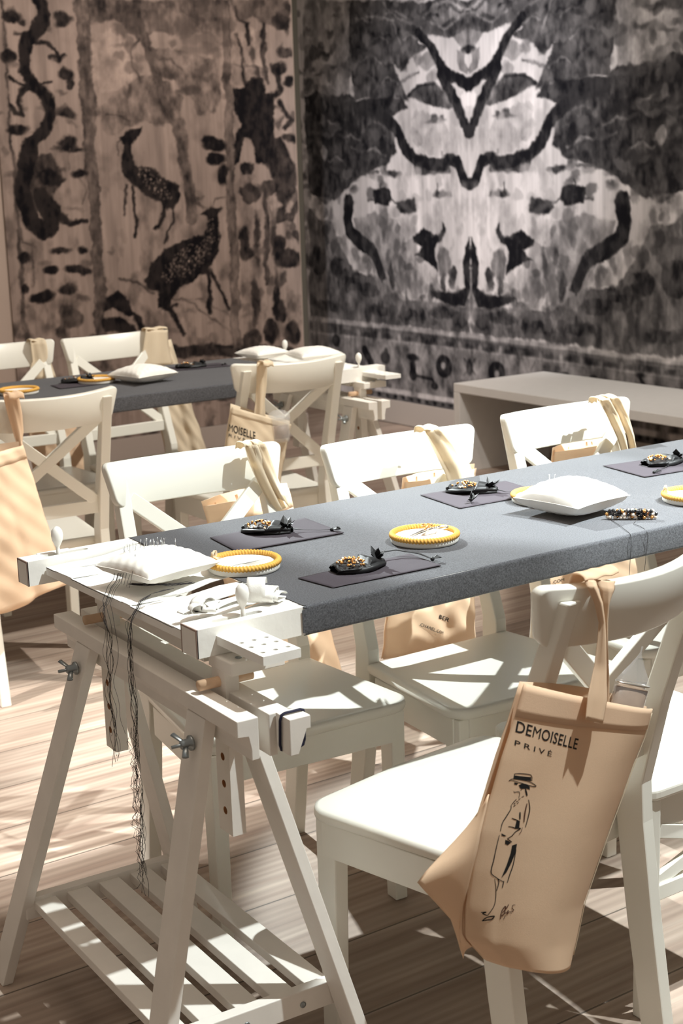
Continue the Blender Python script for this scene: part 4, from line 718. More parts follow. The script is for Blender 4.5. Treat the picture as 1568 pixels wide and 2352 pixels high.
BAG = {'L': [(282,780),(259,723),(238,679),(218,629),(196,580),(181,528),(171,472),(170,425),(207,377)],'R': [(538,682),(525,644),(503,604),(483,564),(456,515),(429,463),(400,405),(385,353),(371,313)],'flap': [(235,589),(166,551),(110,517),(134,485),(161,449),(173,411),(184,378)],'strapA': [((357,720),(391,707),-1022),((366,752),(404,738),-1018),((387,791),(410,783),-1010),((396,828),(410,825),-1008),((400,852),(410,850),-1006),((391,883),(407,880),-1006),((379,907),(398,907),-1004),((380,916),(402,913),-997)],'strapB': [((416,706),(434,699),-990),((421,759),(433,756),-990),((412,816),(420,814),-1000),((409,850),(419,848),-1002),((410,876),(420,874),-1004),((404,902),(435,893),-1002),((403,913),(442,903),-996)],'txt': [(261,714),(357,670),(266,729)],'prv': [(257,696),(311,670),(259,703)],'S': [(6,[(252,656),(261,655),(276,650),(277,641)]),(6,[(252,656),(250,649)]),(6,[(243,647),(250,649),(271,642),(283,633),(278,633),(259,642),(248,647),(243,647)]),(14,[(266,632),(267,626),(268,621)]),(5,[(248,632),(249,630),(253,630),(256,629),(256,625),(254,620)]),(4,[(260,632),(258,631)]),(5,[(263,622),(259,621)]),(5,[(257,620),(254,618)]),(5,[(251,620),(246,616),(242,612)]),(5,[(253,617),(250,616)]),(5,[(249,615),(246,613)]),(5,[(254,615),(251,613)]),(5,[(249,612),(245,610)]),(7,[(242,612),(241,607),(234,598),(227,589),(223,578)]),(9,[(270,615),(271,602),(268,591),(262,576)]),(13,[(255,600),(254,589)]),(7,[(241,594),(250,589)]),(8,[(235,583),(241,581),(246,578),(254,576),(246,573),(239,568),(232,566)]),(7,[(232,566),(239,559)]),(7,[(221,573),(216,558),(210,538),(205,521),(212,512),(223,503)]),(9,[(245,547),(239,526),(233,513),(228,501)]),(6,[(209,511),(210,499),(209,484),(206,472),(199,463),(195,458)]),(8,[(213,511),(215,505),(211,493)]),(8,[(223,505),(220,495)]),(9,[(188,464),(194,464),(190,462),(195,459)]),(10,[(189,451),(195,456),(205,456),(201,452),(195,452),(189,451)])],'S2': [(11,[(267,610),(263,598),(260,584)]),(5,[(257,577),(255,572),(251,568)]),(8,[(214,449),(217,461),(223,467),(221,458),(216,453)]),(7,[(217,458),(225,465),(228,469)]),(6,[(215,454),(224,458),(227,460),(224,455),(229,458),(231,454)]),(5,[(219,448),(222,454)]),(6,[(238,466),(234,466),(233,462),(235,459),(232,457),(231,458)]),(5,[(236,457),(236,457)])],'P': [[(251,654),(276,647),(276,641),(271,643),(250,649)],[(250,644),(256,642),(253,640),(250,641)],[(256,639),(262,641),(273,634),(273,629),(268,632),(259,633),(257,636)],[(249,590),(254,587),(252,577),(245,579)],[(224,575),(227,573),(231,570),(227,570),(224,572)],[(229,565),(238,559),(232,556),(228,559)],[(239,554),(247,555),(244,543),(237,530),(228,517),(219,510),(229,528),(236,543)]],'tube': [(477,741),(551,707),(520,751),(464,691),(542,658)],'CA': [1390,(370,767),(537,782),(635,361),(366,310)],'CAs': [1400,[(495,927),(505,872),(520,809),(530,772)],[(540,922),(548,867),(549,818),(540,770)]],'CB': [1555,(1307,783),(1523,702),(1466,494),(1249,540)],'CBs': [1555,[(1405,913),(1402,848),(1395,780),(1387,742)],[(1441,914),(1440,844),(1431,783),(1432,731)]],'jar': [(1475,746),(1439,750),(1511,742),(1471,659)],'CD': [2870,(1692,833),(1811,848),(1974,291),(1769,284)],'CDs': [2800,[(1661,914),(1647,842),(1627,772)],[(1757,906),(1759,841),(1773,762)]],'CC': [2870,(1165,707),(1337,731),(1410,352),(1181,358)],'CCs': [2830,[(1191,909),(1195,832),(1169,765)],[(1251,907),(1269,825),(1287,760)]],'C1': [410,(551,767),(777,777),(925,258),(679,253)],'C1s': [285,[(592,916),(603,879),(626,826),(662,761)],[(622,916),(646,869),(675,811),(696,760)]],'C1t': [278,[(613,916),(620,878),(640,836),(666,793)],[(638,917),(657,873),(680,816),(701,762)]],'C2': [280,(1022,774),(1241,778),(1230,333),(945,357)],'C2s': [140,[(974,919),(1000,876),(1034,817),(1053,768)],[(1018,922),(1065,880),(1108,824),(1131,775)]],'C3': [320,(1530,775),(1766,779),(1896,353),(1480,398)],'C3s': [175,[(1546,921),(1576,880),(1613,820),(1635,767)],[(1575,922),(1609,881),(1640,822),(1656,770)]],'C3t': [175,[(1578,923),(1620,869),(1649,819),(1662,775)],[(1611,923),(1645,871),(1668,819),(1681,775)]],'t2': [(1098,431),(1133,413),(1101,440)],'t2b': [(1037,425),(1115,385),(1040,432)],'t1': [(781,341),(796,336),(781,347)],'tB': [(1289,709),(1369,675),(1293,732)],'tBb': [(1288,692),(1335,672),(1290,701)],'t3': [(1483,441),(1509,437),(1485,450)],'t3b': [(1518,430),(1555,431),(1518,438)]}

# ------------------------------------------------------------------ canvas tote bags
def mm(p): return (p[0]/1000, p[1]/1000)
BL_, BR_ = [mm(p) for p in BAG['L']], [mm(p) for p in BAG['R']]
def lin(P, t):
    n = len(P)-1; t = min(max(t, 0), .99999)*n; i = int(t); f = t-i
    return (P[i][0]+(P[i+1][0]-P[i][0])*f, P[i][1]+(P[i+1][1]-P[i][1])*f)
def bag_y(s, t):
    b = .040*max(0, math.sin(PI*min(max(s, 0), 1)))**.75
    return -.975-b*(.72+.28*t)-.003*math.sin(s*9+t*3)*(1-t)-.003*math.exp(-((s-.12)/.05)**2)*t
def bag_pt(s, t, off=0):
    a, b = lin(BL_, t), lin(BR_, t); return Vector((a[0]+(b[0]-a[0])*s, bag_y(s, t)-off, a[1]+(b[1]-a[1])*s))
def bag_inv(x, z):
    lo, hi = 0.0, 1.0
    for _ in range(22):
        t = (lo+hi)/2; a, b = lin(BL_, t), lin(BR_, t)
        if (b[0]-a[0])*(z-a[1])-(b[1]-a[1])*(x-a[0]) > 0: hi = t
        else: lo = t
    L2 = (b[0]-a[0])**2+(b[1]-a[1])**2
    return ((x-a[0])*(b[0]-a[0])+(z-a[1])*(b[1]-a[1]))/L2, t
def on_bag(x, z, off=.0003):
    s, t = bag_inv(x, z); return Vector((x, bag_y(s, t)-off, z))
NB = empty('tote_bag', (.40, -.98, .35), 0, 'cream canvas bag printed with a hatted figure, hanging on the nearest chair', 'bag', 'cream canvas bags hung on the chairs')
def NBo(o): # geometry above is in world coordinates
    o.parent = NB; o.matrix_parent_inverse = Matrix.Translation((-.40, .98, -.35)); return o
mb = MB()
mb.grid(lambda u, v: bag_pt(u, v), 60, 60, thick=-.0014)
def back_pt(u, v):
    p = bag_pt(u, v); bow = math.sin(PI*u)
    return Vector((p.x, -.968+.004*math.sin(u*7+v*4)+.012*bow*(1-v), p.z+.012*(1-v)*bow*(0.3+u)))
mb.grid(lambda u, v: back_pt(1-u, v), 24, 24, thick=.0014)
fl = [mm(p) for p in BAG['flap']]
def flap(u, v):
    e = lin(fl, v); t = .375+.55*v; a = lin(BL_, t)
    x, z = e[0]+(a[0]-e[0])*u, e[1]+(a[1]-e[1])*u
    return Vector((x, -.950-.025*u+.006*math.sin(v*6+u*3), z))
mb.grid(flap, 12, 18, thick=.0016)
NBo(mb.build('bag_body', M_canvas))
mb = MB(); mb.grid(lambda u, v: bag_pt(u, -.001+v*.10, .0012), 60, 4, thick=-.0011); NBo(mb.build('hem_band', M_hem))
mb = MB(); mb.grid(lambda u, v: bag_pt(.996+.006*math.cos(v*PI), .02+u*.93, .001), 40, 3, thick=.001); NBo(mb.build('side_seam', M_canvas2))
def ribbon(L, R, ys, m, sag=.003, sub=6, thick=.0012):
    n = len(L)-1
    def f(u, v):
        a = lin(L, v); b = lin(R, v); y = lin([(q, 0) for q in ys], v)[0]
        return Vector((a[0]+(b[0]-a[0])*u, y+sag*math.sin(u*PI*2.0+v*2)+.4*sag*math.sin(u*13), a[1]+(b[1]-a[1])*u))
    return MB().grid(f, sub, n*5, thick=thick)
for k in ('strapA', 'strapB'):
    d = BAG[k]; mbr = ribbon([mm(q[0]) for q in d], [mm(q[1]) for q in d], [q[2]/1000 for q in d], M_canvas)
    NBo(mbr.build('strap', M_canvas))
sa, sb2 = BAG['strapA'][-1], BAG['strapB'][-1]; xa_, xb_ = sa[0][0]/1000, sb2[1][0]/1000; zf_ = sa[0][1]/1000
mb = MB()   # the straps folded over the rail's top edge
mb.grid(lambda u, v: Vector((xa_-.002+(xb_-xa_+.004)*u+.002*math.sin(v*3), -.997+.017*(1-math.cos(v*PI)), zf_-.001+.0075*math.sin(v*PI)+.0012*math.sin(u*14)-.045*max(0, v-.75))), 16, 20, thick=.0015)
NBo(mb.build('strap_fold', M_canvas))
# printing on the bag
def fine(bm, lim):
    bmesh.ops.triangulate(bm, faces=bm.faces[:], ngon_method='EAR_CLIP')
    for _ in range(4):
        es = [e for e in bm.edges if e.calc_length() > lim]
        if not es: break
        bmesh.ops.subdivide_edges(bm, edges=es, cuts=1); bmesh.ops.triangulate(bm, faces=[f for f in bm.faces if len(f.verts) > 3], ngon_method='EAR_CLIP')
    bm.verts.index_update(); r = ([v.co.copy() for v in bm.verts], [tuple(v.index for v in f.verts) for f in bm.faces]); bm.free(); return r
def flat_text(body, bold=0.0):
    cu = bpy.data.curves.new('t', 'FONT'); cu.body = body; cu.size = 1; cu.resolution_u = 3; cu.offset = bold
    ob = bpy.data.objects.new('t', cu); COL.objects.link(ob)
    dg = bpy.context.evaluated_depsgraph_get(); me = bpy.data.meshes.new_from_object(ob.evaluated_get(dg))
    bm = bmesh.new(); bm.from_mesh(me); r = fine(bm, .3)
    bpy.data.objects.remove(ob); bpy.data.curves.remove(cu); bpy.data.meshes.remove(me)
    return r
def text_mesh(body, o, e, u, mapf, bold=0.0, track=0.0):
    """o: baseline start, e: baseline end, u: top of the first capital, all (x,z); each letter set on its own"""
    parts = []; x = 0
    for ch in body:
        if ch == ' ': x += .3; continue
        vs, fs = flat_text(ch, 0 if ch == 'M' else bold)
        xs = [v.x for v in vs]; a, b = min(xs), max(xs)
        parts.append(([(v.x-a+x, v.y) for v in vs], fs)); x += (b-a)+track
    W_ = x-track; H_ = .70
    mb = MB()
    for vs, fs in parts:
        out = [mapf(o[0]+(e[0]-o[0])*px/W_+(u[0]-o[0])*py/H_, o[1]+(e[1]-o[1])*px/W_+(u[1]-o[1])*py/H_) for px, py in vs]
        mb.add(out, [f[::-1] for f in fs])
    return mb
tx = [mm(p) for p in BAG['txt']]; NBo(text_mesh('DEMOISELLE', tx[0], tx[1], tx[2], on_bag, .012, .12).build('printed_title', M_ink))
tx = [mm(p) for p in BAG['prv']]; NBo(text_mesh('PRIVÉ', tx[0], tx[1], tx[2], on_bag, .006, .32).build('printed_subtitle', M_ink))
def stroke(mb, pts, w, mapf):
    pts = [mm(p) for p in pts]; q = []
    for i in range(len(pts)-1):
        p0 = pts[max(i-1, 0)]; p1 = pts[i]; p2 = pts[i+1]; p3 = pts[min(i+2, len(pts)-1)]
        for k in range(6):
            t = k/6; q.append(tuple(.5*((2*p1[j])+(-p0[j]+p2[j])*t+(2*p0[j]-5*p1[j]+4*p2[j]-p3[j])*t*t+(-p0[j]+3*p1[j]-3*p2[j]+p3[j])*t**3) for j in (0, 1)))
    q.append(pts[-1]); vs = []; n = len(q)
    for i, p in enumerate(q):
        a, b = q[max(i-1, 0)], q[min(i+1, n-1)]; d = math.hypot(b[0]-a[0], b[1]-a[1])+1e-9
        nx, nz = -(b[1]-a[1])/d, (b[0]-a[0])/d; ww = w/2*(.55+.45*math.sin(PI*(i+.6)/(n+.2)))
        vs += [mapf(p[0]+nx*ww, p[1]+nz*ww), mapf(p[0]-nx*ww, p[1]-nz*ww)]
    mb.add(vs, [(2*i, 2*i+1, 2*i+3, 2*i+2) for i in range(n-1)])
K = 1/4.437/1250*1.1
mb = MB()
for w, p in BAG['S']: stroke(mb, p, w*K, on_bag)
for p in BAG['P']:
    bm = bmesh.new(); bm.faces.new([bm.verts.new((*mm(q), 0)) for q in p]); vs, fs = fine(bm, .008)
    mb.add([on_bag(v.x, v.y) for v in vs], fs)
NBo(mb.build('printed_figure', M_ink))
mb = MB()
for w, p in BAG['S2'][:2]: stroke(mb, p, w*K, lambda x, z: on_bag(x, z, .0005))
NBo(tag(mb.build('printed_shading', M_ink2), kind='stuff'))
mb = MB()
for w, p in BAG['S2'][2:]: stroke(mb, p, w*K, lambda x, z: on_bag(x, z, .0005))
NBo(tag(mb.build('printed_signature', M_ink2), kind='stuff'))
# clear tube standing in the bag
tb = empty('plastic_tube', (.463, -.974, .632), 0, 'clear plastic tube with pinched top standing in the nearest canvas bag', 'tube')
ax = Vector((.045, 0, .125)).normalized(); r = .034
def tube_pt(a, h, rr, rr2=None):
    c = Vector((0, 0, 0))+ax*h; e1 = Vector((ax.z, 0, -ax.x)); e2 = Vector((0, 1, 0))
    return c+e1*rr*math.cos(a)+e2*(rr if rr2 is None else rr2)*.42*math.sin(a)
mb = MB(); prof = [(0, r), (.108, r)]
n = 28; mb.add([tube_pt(2*PI*k/n, h, q) for h, q in [(.025, r*.9), (.045, r*.95), (.098, r*.98), (.100, r*.6), (.100, .001)] for k in range(n)], [(i*n+k, i*n+(k+1)%n, (i+1)*n+(k+1)%n, (i+1)*n+k) for i in range(4) for k in range(n)], True)
mb.build('tube_contents', M_greyfoil, tb)
mb = MB(); rings = [(.02, r*1.0, None), (.103, r*1.03, None), (.106, r*1.03, None), (.118, r*.80, r*.66), (.134, r*.42, r*.3), (.147, r*.14, r*.08), (.153, r*.05, r*.05), (.162, r*.07, r*.03)]
mb.add([tube_pt(2*PI*k/n, h, a, b) for h, a, b in rings for k in range(n)], [(i*n+k, i*n+(k+1)%n, (i+1)*n+(k+1)%n, (i+1)*n+k) for i in range(len(rings)-1) for k in range(n)], True)
mb.build('clear_sleeve', M_clear, tb)
mb = MB(); mb.tube([tube_pt(2*PI*k/n, .104, r*1.035) for k in range(n+1)], .0012, 6); mb.build('sleeve_rim', M_silver, tb)

def tote(name_key, depth, label, m=M_canvas, seed=0, straps=(), strap_m=None, bulge=.03, hem=True, texts=(), crumple=.008):
    d = BAG[name_key]; y = d[0]/1000; TL, TR, BR, BL = [mm(p) for p in d[1:]]
    cx, cz = (TL[0]+BR[0])/2, min(BR[1], BL[1])
    e = empty('tote_bag', (cx, y, cz), 0, label, 'bag', 'cream canvas bags hung on the chairs')
    inv = Matrix.Translation((-cx, -y, -cz))
    def add(o): o.parent = e; o.matrix_parent_inverse = inv; return o
    sg = 1 if depth > 0 else -1
    def fr(u, v, o=0):
        a = (TL[0]+(BL[0]-TL[0])*v, TL[1]+(BL[1]-TL[1])*v); b = (TR[0]+(BR[0]-TR[0])*v, TR[1]+(BR[1]-TR[1])*v)
        x = a[0]+(b[0]-a[0])*u; z = a[1]+(b[1]-a[1])*u
        w = crumple*wob(u*5, v*6, 0, 1.3, seed); fold = crumple*1.2*math.exp(-((u-.45-.2*v)/.07)**2)*v
        z += .006*math.sin(u*7+seed)*(v > .98)
        return Vector((x, y-bulge*math.sin(PI*u)**.8*(.4+.6*math.sin(PI*min(1, .1+v*.8)))-w+fold-o, z))
    mb = MB(); mb.grid(fr, 30, 30, thick=-.0015)
    mb.grid(lambda u, v: fr(1-u, v)*1.0+Vector((0, abs(depth)+2*0, 0))*(.2+.8*math.sin(PI*u)) + Vector((0, bulge*math.sin(PI*u)*.8, .010*(1-v))), 14, 14, thick=.0015)
    add(mb.build('bag_body', m))
    if hem: mb = MB(); mb.grid(lambda u, v: fr(u, v*.09, .0014), 30, 3, thick=-.0012); add(mb.build('hem_band', m))
    for k in straps:
        s = BAG[k]; Ls, Rs = [mm(p) for p in s[1]], [mm(p) for p in s[2]]
        mb = ribbon(Ls, Rs, [s[0]/1000]*len(Ls), None, sag=.007, sub=10)
        add(mb.build('strap', strap_m or m))
        # fold of this strap over the rail's top edge
        xa, xb, zt = Ls[0][0], Rs[0][0], max(Ls[0][1], Rs[0][1])
        ry = s[0]/1000; dirn = 1 if name_key in ('C1', 'C2', 'C3', 'CC', 'CD') else -1
        mb = MB(); mb.grid(lambda u, v: Vector((xa+(xb-xa)*u, ry+dirn*(.020-.020*math.cos(v*PI)), zt+.007*math.sin(v*PI)-.002+.002*math.sin(u*11)-(.05*max(0, v-.8)))), 8, 10, thick=.0015)
        add(mb.build('strap_fold', strap_m or m))
    for body, key, bold, track in texts:
        q = [mm(p) for p in BAG[key]]
        def mp(x, z):
            best = None
            # invert the bilinear patch coarsely
            u, v = .5, .5
            for _ in range(25):
                p = fr(u, v); du = fr(u+.01, v)-p; dv = fr(u, v+.01)-p
                det = du.x*dv.z-du.z*dv.x; ex, ez = x-p.x, z-p.z
                if abs(det) < 1e-12: break
                u += .01*(ex*dv.z-ez*dv.x)/det*.9; v += .01*(du.x*ez-du.z*ex)/det*.9
                u = min(max(u, 0.0), 1); v = min(max(v, 0.0), .97)
            p = fr(u, v, .0010); return Vector((x, p.y, z))
        add(text_mesh(body, q[0], q[1], q[2], mp, bold, track).build('printed_text', M_ink))
    return e
tote('CA', .03, 'cream canvas bag with a tall fold hanging at the left picture edge', seed=2, straps=('CAs',), crumple=.007)
tote('CB', .03, 'small upright cream bag with black lettering on the rear table chair', M_canvas2, seed=4, straps=('CBs',), texts=(('MOISELLE', 'tB', .02, .1), ('RIVÉ', 'tBb', .004, .3)), crumple=.004)
tote('CD', .02, 'pale cream bag hanging low under the rear table below the right chair there', M_canvas2, seed=6, straps=('CDs',), hem=False, crumple=.014)
tote('CC', .02, 'cream bag behind the rear chair cut off by the left picture edge', M_canvas, seed=8, straps=('CCs',), strap_m=M_canvas2, hem=False)
tote('C1', .03, 'cream bag hanging behind the leftmost chair of the front table far side', seed=10, straps=('C1s', 'C1t'), strap_m=M_canvas2, texts=(('OM', 't1', .012, .1),))
tote('C2', .03, 'cream bag with a web address printed low, behind the middle far-side chair', seed=12, straps=('C2s',), strap_m=M_canvas2, texts=(('BER', 't2', .02, .1), ('.CHANEL.COM', 't2b', .012, .12)))
tote('C3', .03, 'cream bag hanging behind the chair in front of the low bench', seed=14, straps=('C3s', 'C3t'), strap_m=M_canvas2, texts=(('BER', 't3', .012, .1), ('COM', 't3b', .012, .1)))
# clear jar in the rear chair's bag
j = empty('plastic_jar', (1.472, 1.545, .655), 0, 'clear plastic jar with domed lid standing in the small lettered bag', 'jar')
MB().lathe([(.030, 0), (.034, .01), (.034, .075), (.033, .076), (.031, .074), (.031, .01), (.028, .004)], n=24).build('jar_body', M_clear, j)
MB().lathe([(.001, .012), (.029, .012), (.029, .05), (.001, .052)], n=20).build('jar_contents', M_greyfoil, j)
MB().lathe([(.0365, .072), (.037, .080), (.033, .090), (.020, .098), (.008, .101), (.001, .1015)], n=24).build('jar_lid', M_clear, j)

# ------------------------------------------------------------------ things on the tables
ZT = .8172
def pillow(loc, rz, side, h, label, seed, pins=0, tilt=0, group='square cotton pincushions'):
    e = empty('pincushion', loc, rz, label, 'pincushion', group)
    hs = side/2; R_ = random.Random(seed)
    def edge(u, v): # pillow outline pulled in between pointed corners
        return Vector((hs*u*(1-.10*(1-v*v)), hs*v*(1-.10*(1-u*u)), 0))
    zc = h*.46
    def surf(u, v, sgn):
        U_, V_ = 2*u-1, 2*v-1; p = edge(U_, V_)
        k = max(0, (1-U_**2)*(1-V_**2)); k = k**.42
        g = .0006*math.sin(26*U_+seed)*math.exp(-((abs(V_)-.8)/.18)**2)+.0006*math.sin(22*V_+seed*2)*math.exp(-((abs(U_)-.8)/.18)**2)
        g *= min(1, (1-max(abs(U_), abs(V_)))*10)
        dent = .0016*wob(U_*3, V_*3, 0, 1.5, seed)*min(1, k*1.5)
        up = tilt*(U_*.5+.5)
        z = zc+(h-zc)*k*sgn*(1.0 if sgn > 0 else .0)-(zc*k**.8 if sgn < 0 else 0)
        return Vector((p.x, p.y, max(.0006 if sgn < 0 else 0, z+sgn*g+(dent if sgn > 0 else 0))+up*0))
    mb = MB(); mb.grid(lambda u, v: surf(u, v, 1), 48, 48); mb.grid(lambda u, v: surf(1-u, v, -1), 32, 32)
    mb.build('cushion', M_pillow, e)
    path = [edge(*q)+Vector((0, 0, zc)) for q in [(-1+.1*i, -1) for i in range(20)]+[(1, -1+.1*i) for i in range(20)]+[(1-.1*i, 1) for i in range(20)]+[(-1, 1-.1*i) for i in range(21)]]
    MB().tube(path, .0009, 5, cap=False).build('seam', M_pillow, e)
    return e, surf, R_
e, sf, R_ = pillow((.094, -.243, .8175), math.radians(10), .152, .052, 'white pincushion with standing pins and dark threads on the lacing tapes', 1)
P1 = e
def pin(parent, sf, u, v, R_, L=.020):
    p = sf(u, v, 1); d = Vector((R_.uniform(-.3, .3), R_.uniform(-.3, .3), 1)).normalized()
    return MB().tube([p-d*.006, p+d*L], .00045, 5).build('pin', M_pin, parent)
for k in range(26): pin(e, sf, R_.uniform(.25, .85), R_.uniform(.52, .9), R_, R_.uniform(.009, .016))
P2, sf2, R2 = pillow((.958, -.352, ZT), math.radians(8), .162, .070, 'plain white pincushion between the hoops and the bead pile', 5)
for k in range(3): pin(P2, sf2, R2.uniform(.3, .5), R2.uniform(.7, .85), R2, .010)
pillow((1.27, 2.08, ZT), math.radians(12), .17, .06, 'white pincushion on the rear table between two chairs', 8)
pillow((1.905, 2.335, ZT+.0), math.radians(5), .15, .045, 'flat white pincushion at the far right corner of the rear table', 9)
pillow((2.005, 2.135, ZT+.0), math.radians(-10), .17, .05, 'white pincushion at the right end of the rear table by the lacing', 11)

# hanging and tangled dark threads on the near pincushion
th = empty('thread_tangle', (.03, -.30, .8), 0, 'tangled dark threads hanging from the near pincushion beside the trestle', 'thread')
TI = Matrix.Translation((-.03, .30, -.8))
def tp(o): o.parent = th; o.matrix_parent_inverse = TI; return o
R_ = random.Random(21)
def hang(x, y, ztop, zbot, amp, n=26, r=.00045, over=None):
    pts = list(over or []); ph = [R_.uniform(0, 6) for _ in range(4)]
    for i in range(n+1):
        t = i/n; z = ztop+(zbot-ztop)*t
        pts.append((x+amp*(math.sin(z*38+ph[0])*.5+math.sin(z*85+ph[1])*.35), y+amp*(math.sin(z*44+ph[2])*.6+math.sin(z*97+ph[3])*.4), z))
    return pts
for k in range(8):  # left bundle over the cushion's corner
    a = R_.uniform(0, 1); y = -.225-.035*a
    over = [(.036+.01*a, y+.03, .846), (.027, y+.012, .838), (.016, y, .826), (.004, y-.002, .816), (-.0035, y-.006, .806), (-.010, y-.008, .795)]
    tp(MB().tube(hang(-.019-.002*a, y-.012-.030*R_.random(), .785, R_.uniform(.50, .60), .0075, over=over), .0004, 4, cap=False).build('thread', M_thread))
for k in range(9):  # right bundle, longest
    a = R_.uniform(0, 1); y = -.350-.012*a
    over = [(.055+.02*a, -.336-.004*a, .822), (.03, -.342, .8215), (.012, y, .820), (.002, y, .816), (-.0035, y, .806), (-.012, y, .796)]
    tp(MB().tube(hang(-.0215, y, .785, R_.choice([.26, .30, .34, .40, .48]), .0055, 44, over=over), .0004, 4, cap=False).build('thread', M_thread))
for k in range(7):
    yy = -.335; x = -.022
    tp(MB().tube([(x+R_.uniform(-.012, .012)*math.sin(i*.7+k), yy-.006+R_.uniform(-.014, .014)*math.sin(i*1.1+k*2), .60-.24*i/18-.01*k) for i in range(19)], .0004, 4, cap=False).build('thread', M_thread))
for k in range(10):  # threads lying along the cushion's front edge
    tp(MB().tube([(.030+.085*t/9+R_.uniform(-.004, .004), -.262-.060*math.sin(t/9*1.5)-.004*k*.3+R_.uniform(-.002, .002), .8212+R_.uniform(0, .002)) for t in range(10)], .0004, 4, cap=False).build('thread', M_thread))
for k in range(7):
    y = -.215-.01*k
    tp(MB().tube([(.060+.01*math.sin(k), y+.01, .862+.004*math.sin(k*2)), (.045, y+.004*math.sin(k), .855), (.033+.003*math.sin(k*3), y, .846), (.024, y-.006, .833), (.018, y-.010, .822)], .0004, 4, cap=False).build('thread', M_thread))

def hoop(loc, rz, label, rad=.0625, bow=False, tape=False, z_w=1.0):
    e = empty('embroidery_hoop', loc, rz, label, 'hoop', 'hoops wound with yellow cord')
    MB().lathe([(rad*.985, 0), (rad*1.01, .002), (rad*1.01, .009), (rad*.99, .011), (rad*.90, .0105), (.001, .0095), (.001, 0)][::1], n=56).build('hoop_base', M_lining, e)
    n = 62; mb = MB(); R0, r0 = rad*.965, .0052
    # rope: a twisted torus
    nu, nv = 496, 12; vs = []
    for i in range(nu):
        a = 2*PI*i/nu; tw = a*n
        for k in range(nv):
            b = 2*PI*k/nv; rr = r0*(1+.15*math.sin(2*b+tw))
            vs.append(((R0+rr*math.cos(b))*math.cos(a), (R0+rr*math.cos(b))*math.sin(a), .0135+rr*math.sin(b)))
    mb.add(vs, [(i*nv+k, ((i+1)%nu)*nv+k, ((i+1)%nu)*nv+(k+1)%nv, i*nv+(k+1)%nv) for i in range(nu) for k in range(nv)], True)
    mb.build('wound_cord', M_hoop, e)
    if bow:
        b = MB(); c = (-R0*.98, .006, .018)
        for sg in (-1, 1):
            b.grid(lambda u, v: Vector((c[0]+.004*math.sin(v*PI)+.004*(u-.5), c[1]+sg*.013*math.sin(v*PI)*(.8+.2*u), c[2]+.009*math.sin(v*2*PI)*.8+.004*v+.002)), 3, 12, thick=.0006)
            b.grid(lambda u, v: Vector((c[0]+.010*v+.005*u, c[1]+sg*.006*v+.003*u, c[2]-.003*v)), 2, 5, thick=.0006)
        b.ball(c, .0035); b.build('ribbon_bow', M_canvas2, e)
    if tape:
        MB().bar((-rad*.62, -rad*.62, .0108), (rad*.60, rad*.62, .0108), .011, .0006, side=(.7, -.7, 0)).build('measuring_tape', M_tape, e)
    return e
hoop((.240, -.289, ZT), math.radians(-45), 'yellow cord hoop with a small bow and a pale tape, beside the pin-filled cushion', bow=True, tape=True)
H2 = hoop((.598, -.342, ZT), 0, 'yellow cord hoop holding the ornate scissors')
hoop((.990, -.232, ZT), 0, 'yellow cord hoop mostly hidden behind the plain pincushion')
hoop((1.215, -.437, ZT), math.radians(-45), 'yellow cord hoop with a bow cut by the right picture edge', bow=True)
hoop((.845, 2.135, ZT), 0, 'yellow cord hoop on the rear table at the left picture edge')
hoop((1.150, 2.19, ZT), 0, 'yellow cord hoop on the rear table half hidden by a chair back')
# scissors across the second hoop
sc = empty('scissors', (.600, -.345, .8362), math.radians(22), 'small ornate silver scissors with gold handles lying across a hoop', 'scissors')
for s in (-1, 1):
    bl = MB().hexa([(-.055, -.0006, 0), (-.006, -.0035, 0), (-.006, .0035, 0), (-.055, .0006, 0)], [(-.055, -.0006, .0012), (-.006, -.0035, .0016), (-.006, .0035, .0016), (-.055, .0006, .0012)])
    for i, v in enumerate(bl.v): bl.v[i] = (v[0], v[1]+s*(.0008-.04*v[0]*.4), v[2]+(.0018 if s > 0 else 0))
    bl.build('blade', M_silver, sc)
    hd = MB(); hd.tube([(-.006, 0, .0016), (.004, s*.003, .002), (.014, s*.006, .002), (.022, s*.009, .002)], [.0024, .0032, .002, .0018], 8)
    hd.tube([(.032+.011*math.cos(a), s*.017+.009*math.sin(a), .002) for a in [2*PI*k/20 for k in range(21)]], .0017, 8)
    for k in range(5): hd.ball((.004+.005*k, s*(.003+.0018*k), .0035), .0018, 6, 4)
    hd.build('handle', M_gold if s > 0 else M_silver, sc)
MB().lathe([(.0026, 0), (.0026, .0046), (.001, .0052)], (-.003, 0, 0), 10).build('pivot_screw', M_gold, sc)

def patch(c4, label):
    cx = sum(p[0] for p in c4)/4; cy = sum(p[1] for p in c4)/4
    o = MB(); q = [(p[0]-cx, p[1]-cy) for p in c4]
    def f(u, v):
        a = [q[0][i]+(q[3][i]-q[0][i])*u for i in (0, 1)]; b = [q[1][i]+(q[2][i]-q[1][i])*u for i in (0, 1)]
        x, y = a[0]+(b[0]-a[0])*v, a[1]+(b[1]-a[1])*v
        return Vector((x, y, .0014+.0007*abs(wob(x*30, y*30, 0, 1, cx*9))))
    o.grid(f, 24, 16, thick=-.0010); ob = o.build('cloth_patch', M_patch); ob.location = (cx, cy, ZT)
    return tag(ob, label, 'cloth patch', 'thin charcoal cloth patches under the bead pouches')
patch([(.307, -.051), (.289, -.183), (.520, -.192), (.534, -.035)], 'charcoal cloth patch under the dark bead pouch nearest the chair on the left')
patch([(.273, -.410), (.284, -.500), (.508, -.505), (.516, -.403)], 'charcoal cloth patch near the front table edge under the open gold bead pouch')
patch([(.837, -.019), (.816, -.177), (1.043, -.182), (1.062, -.032)], 'purple grey cloth patch in the brightly lit middle of the table')
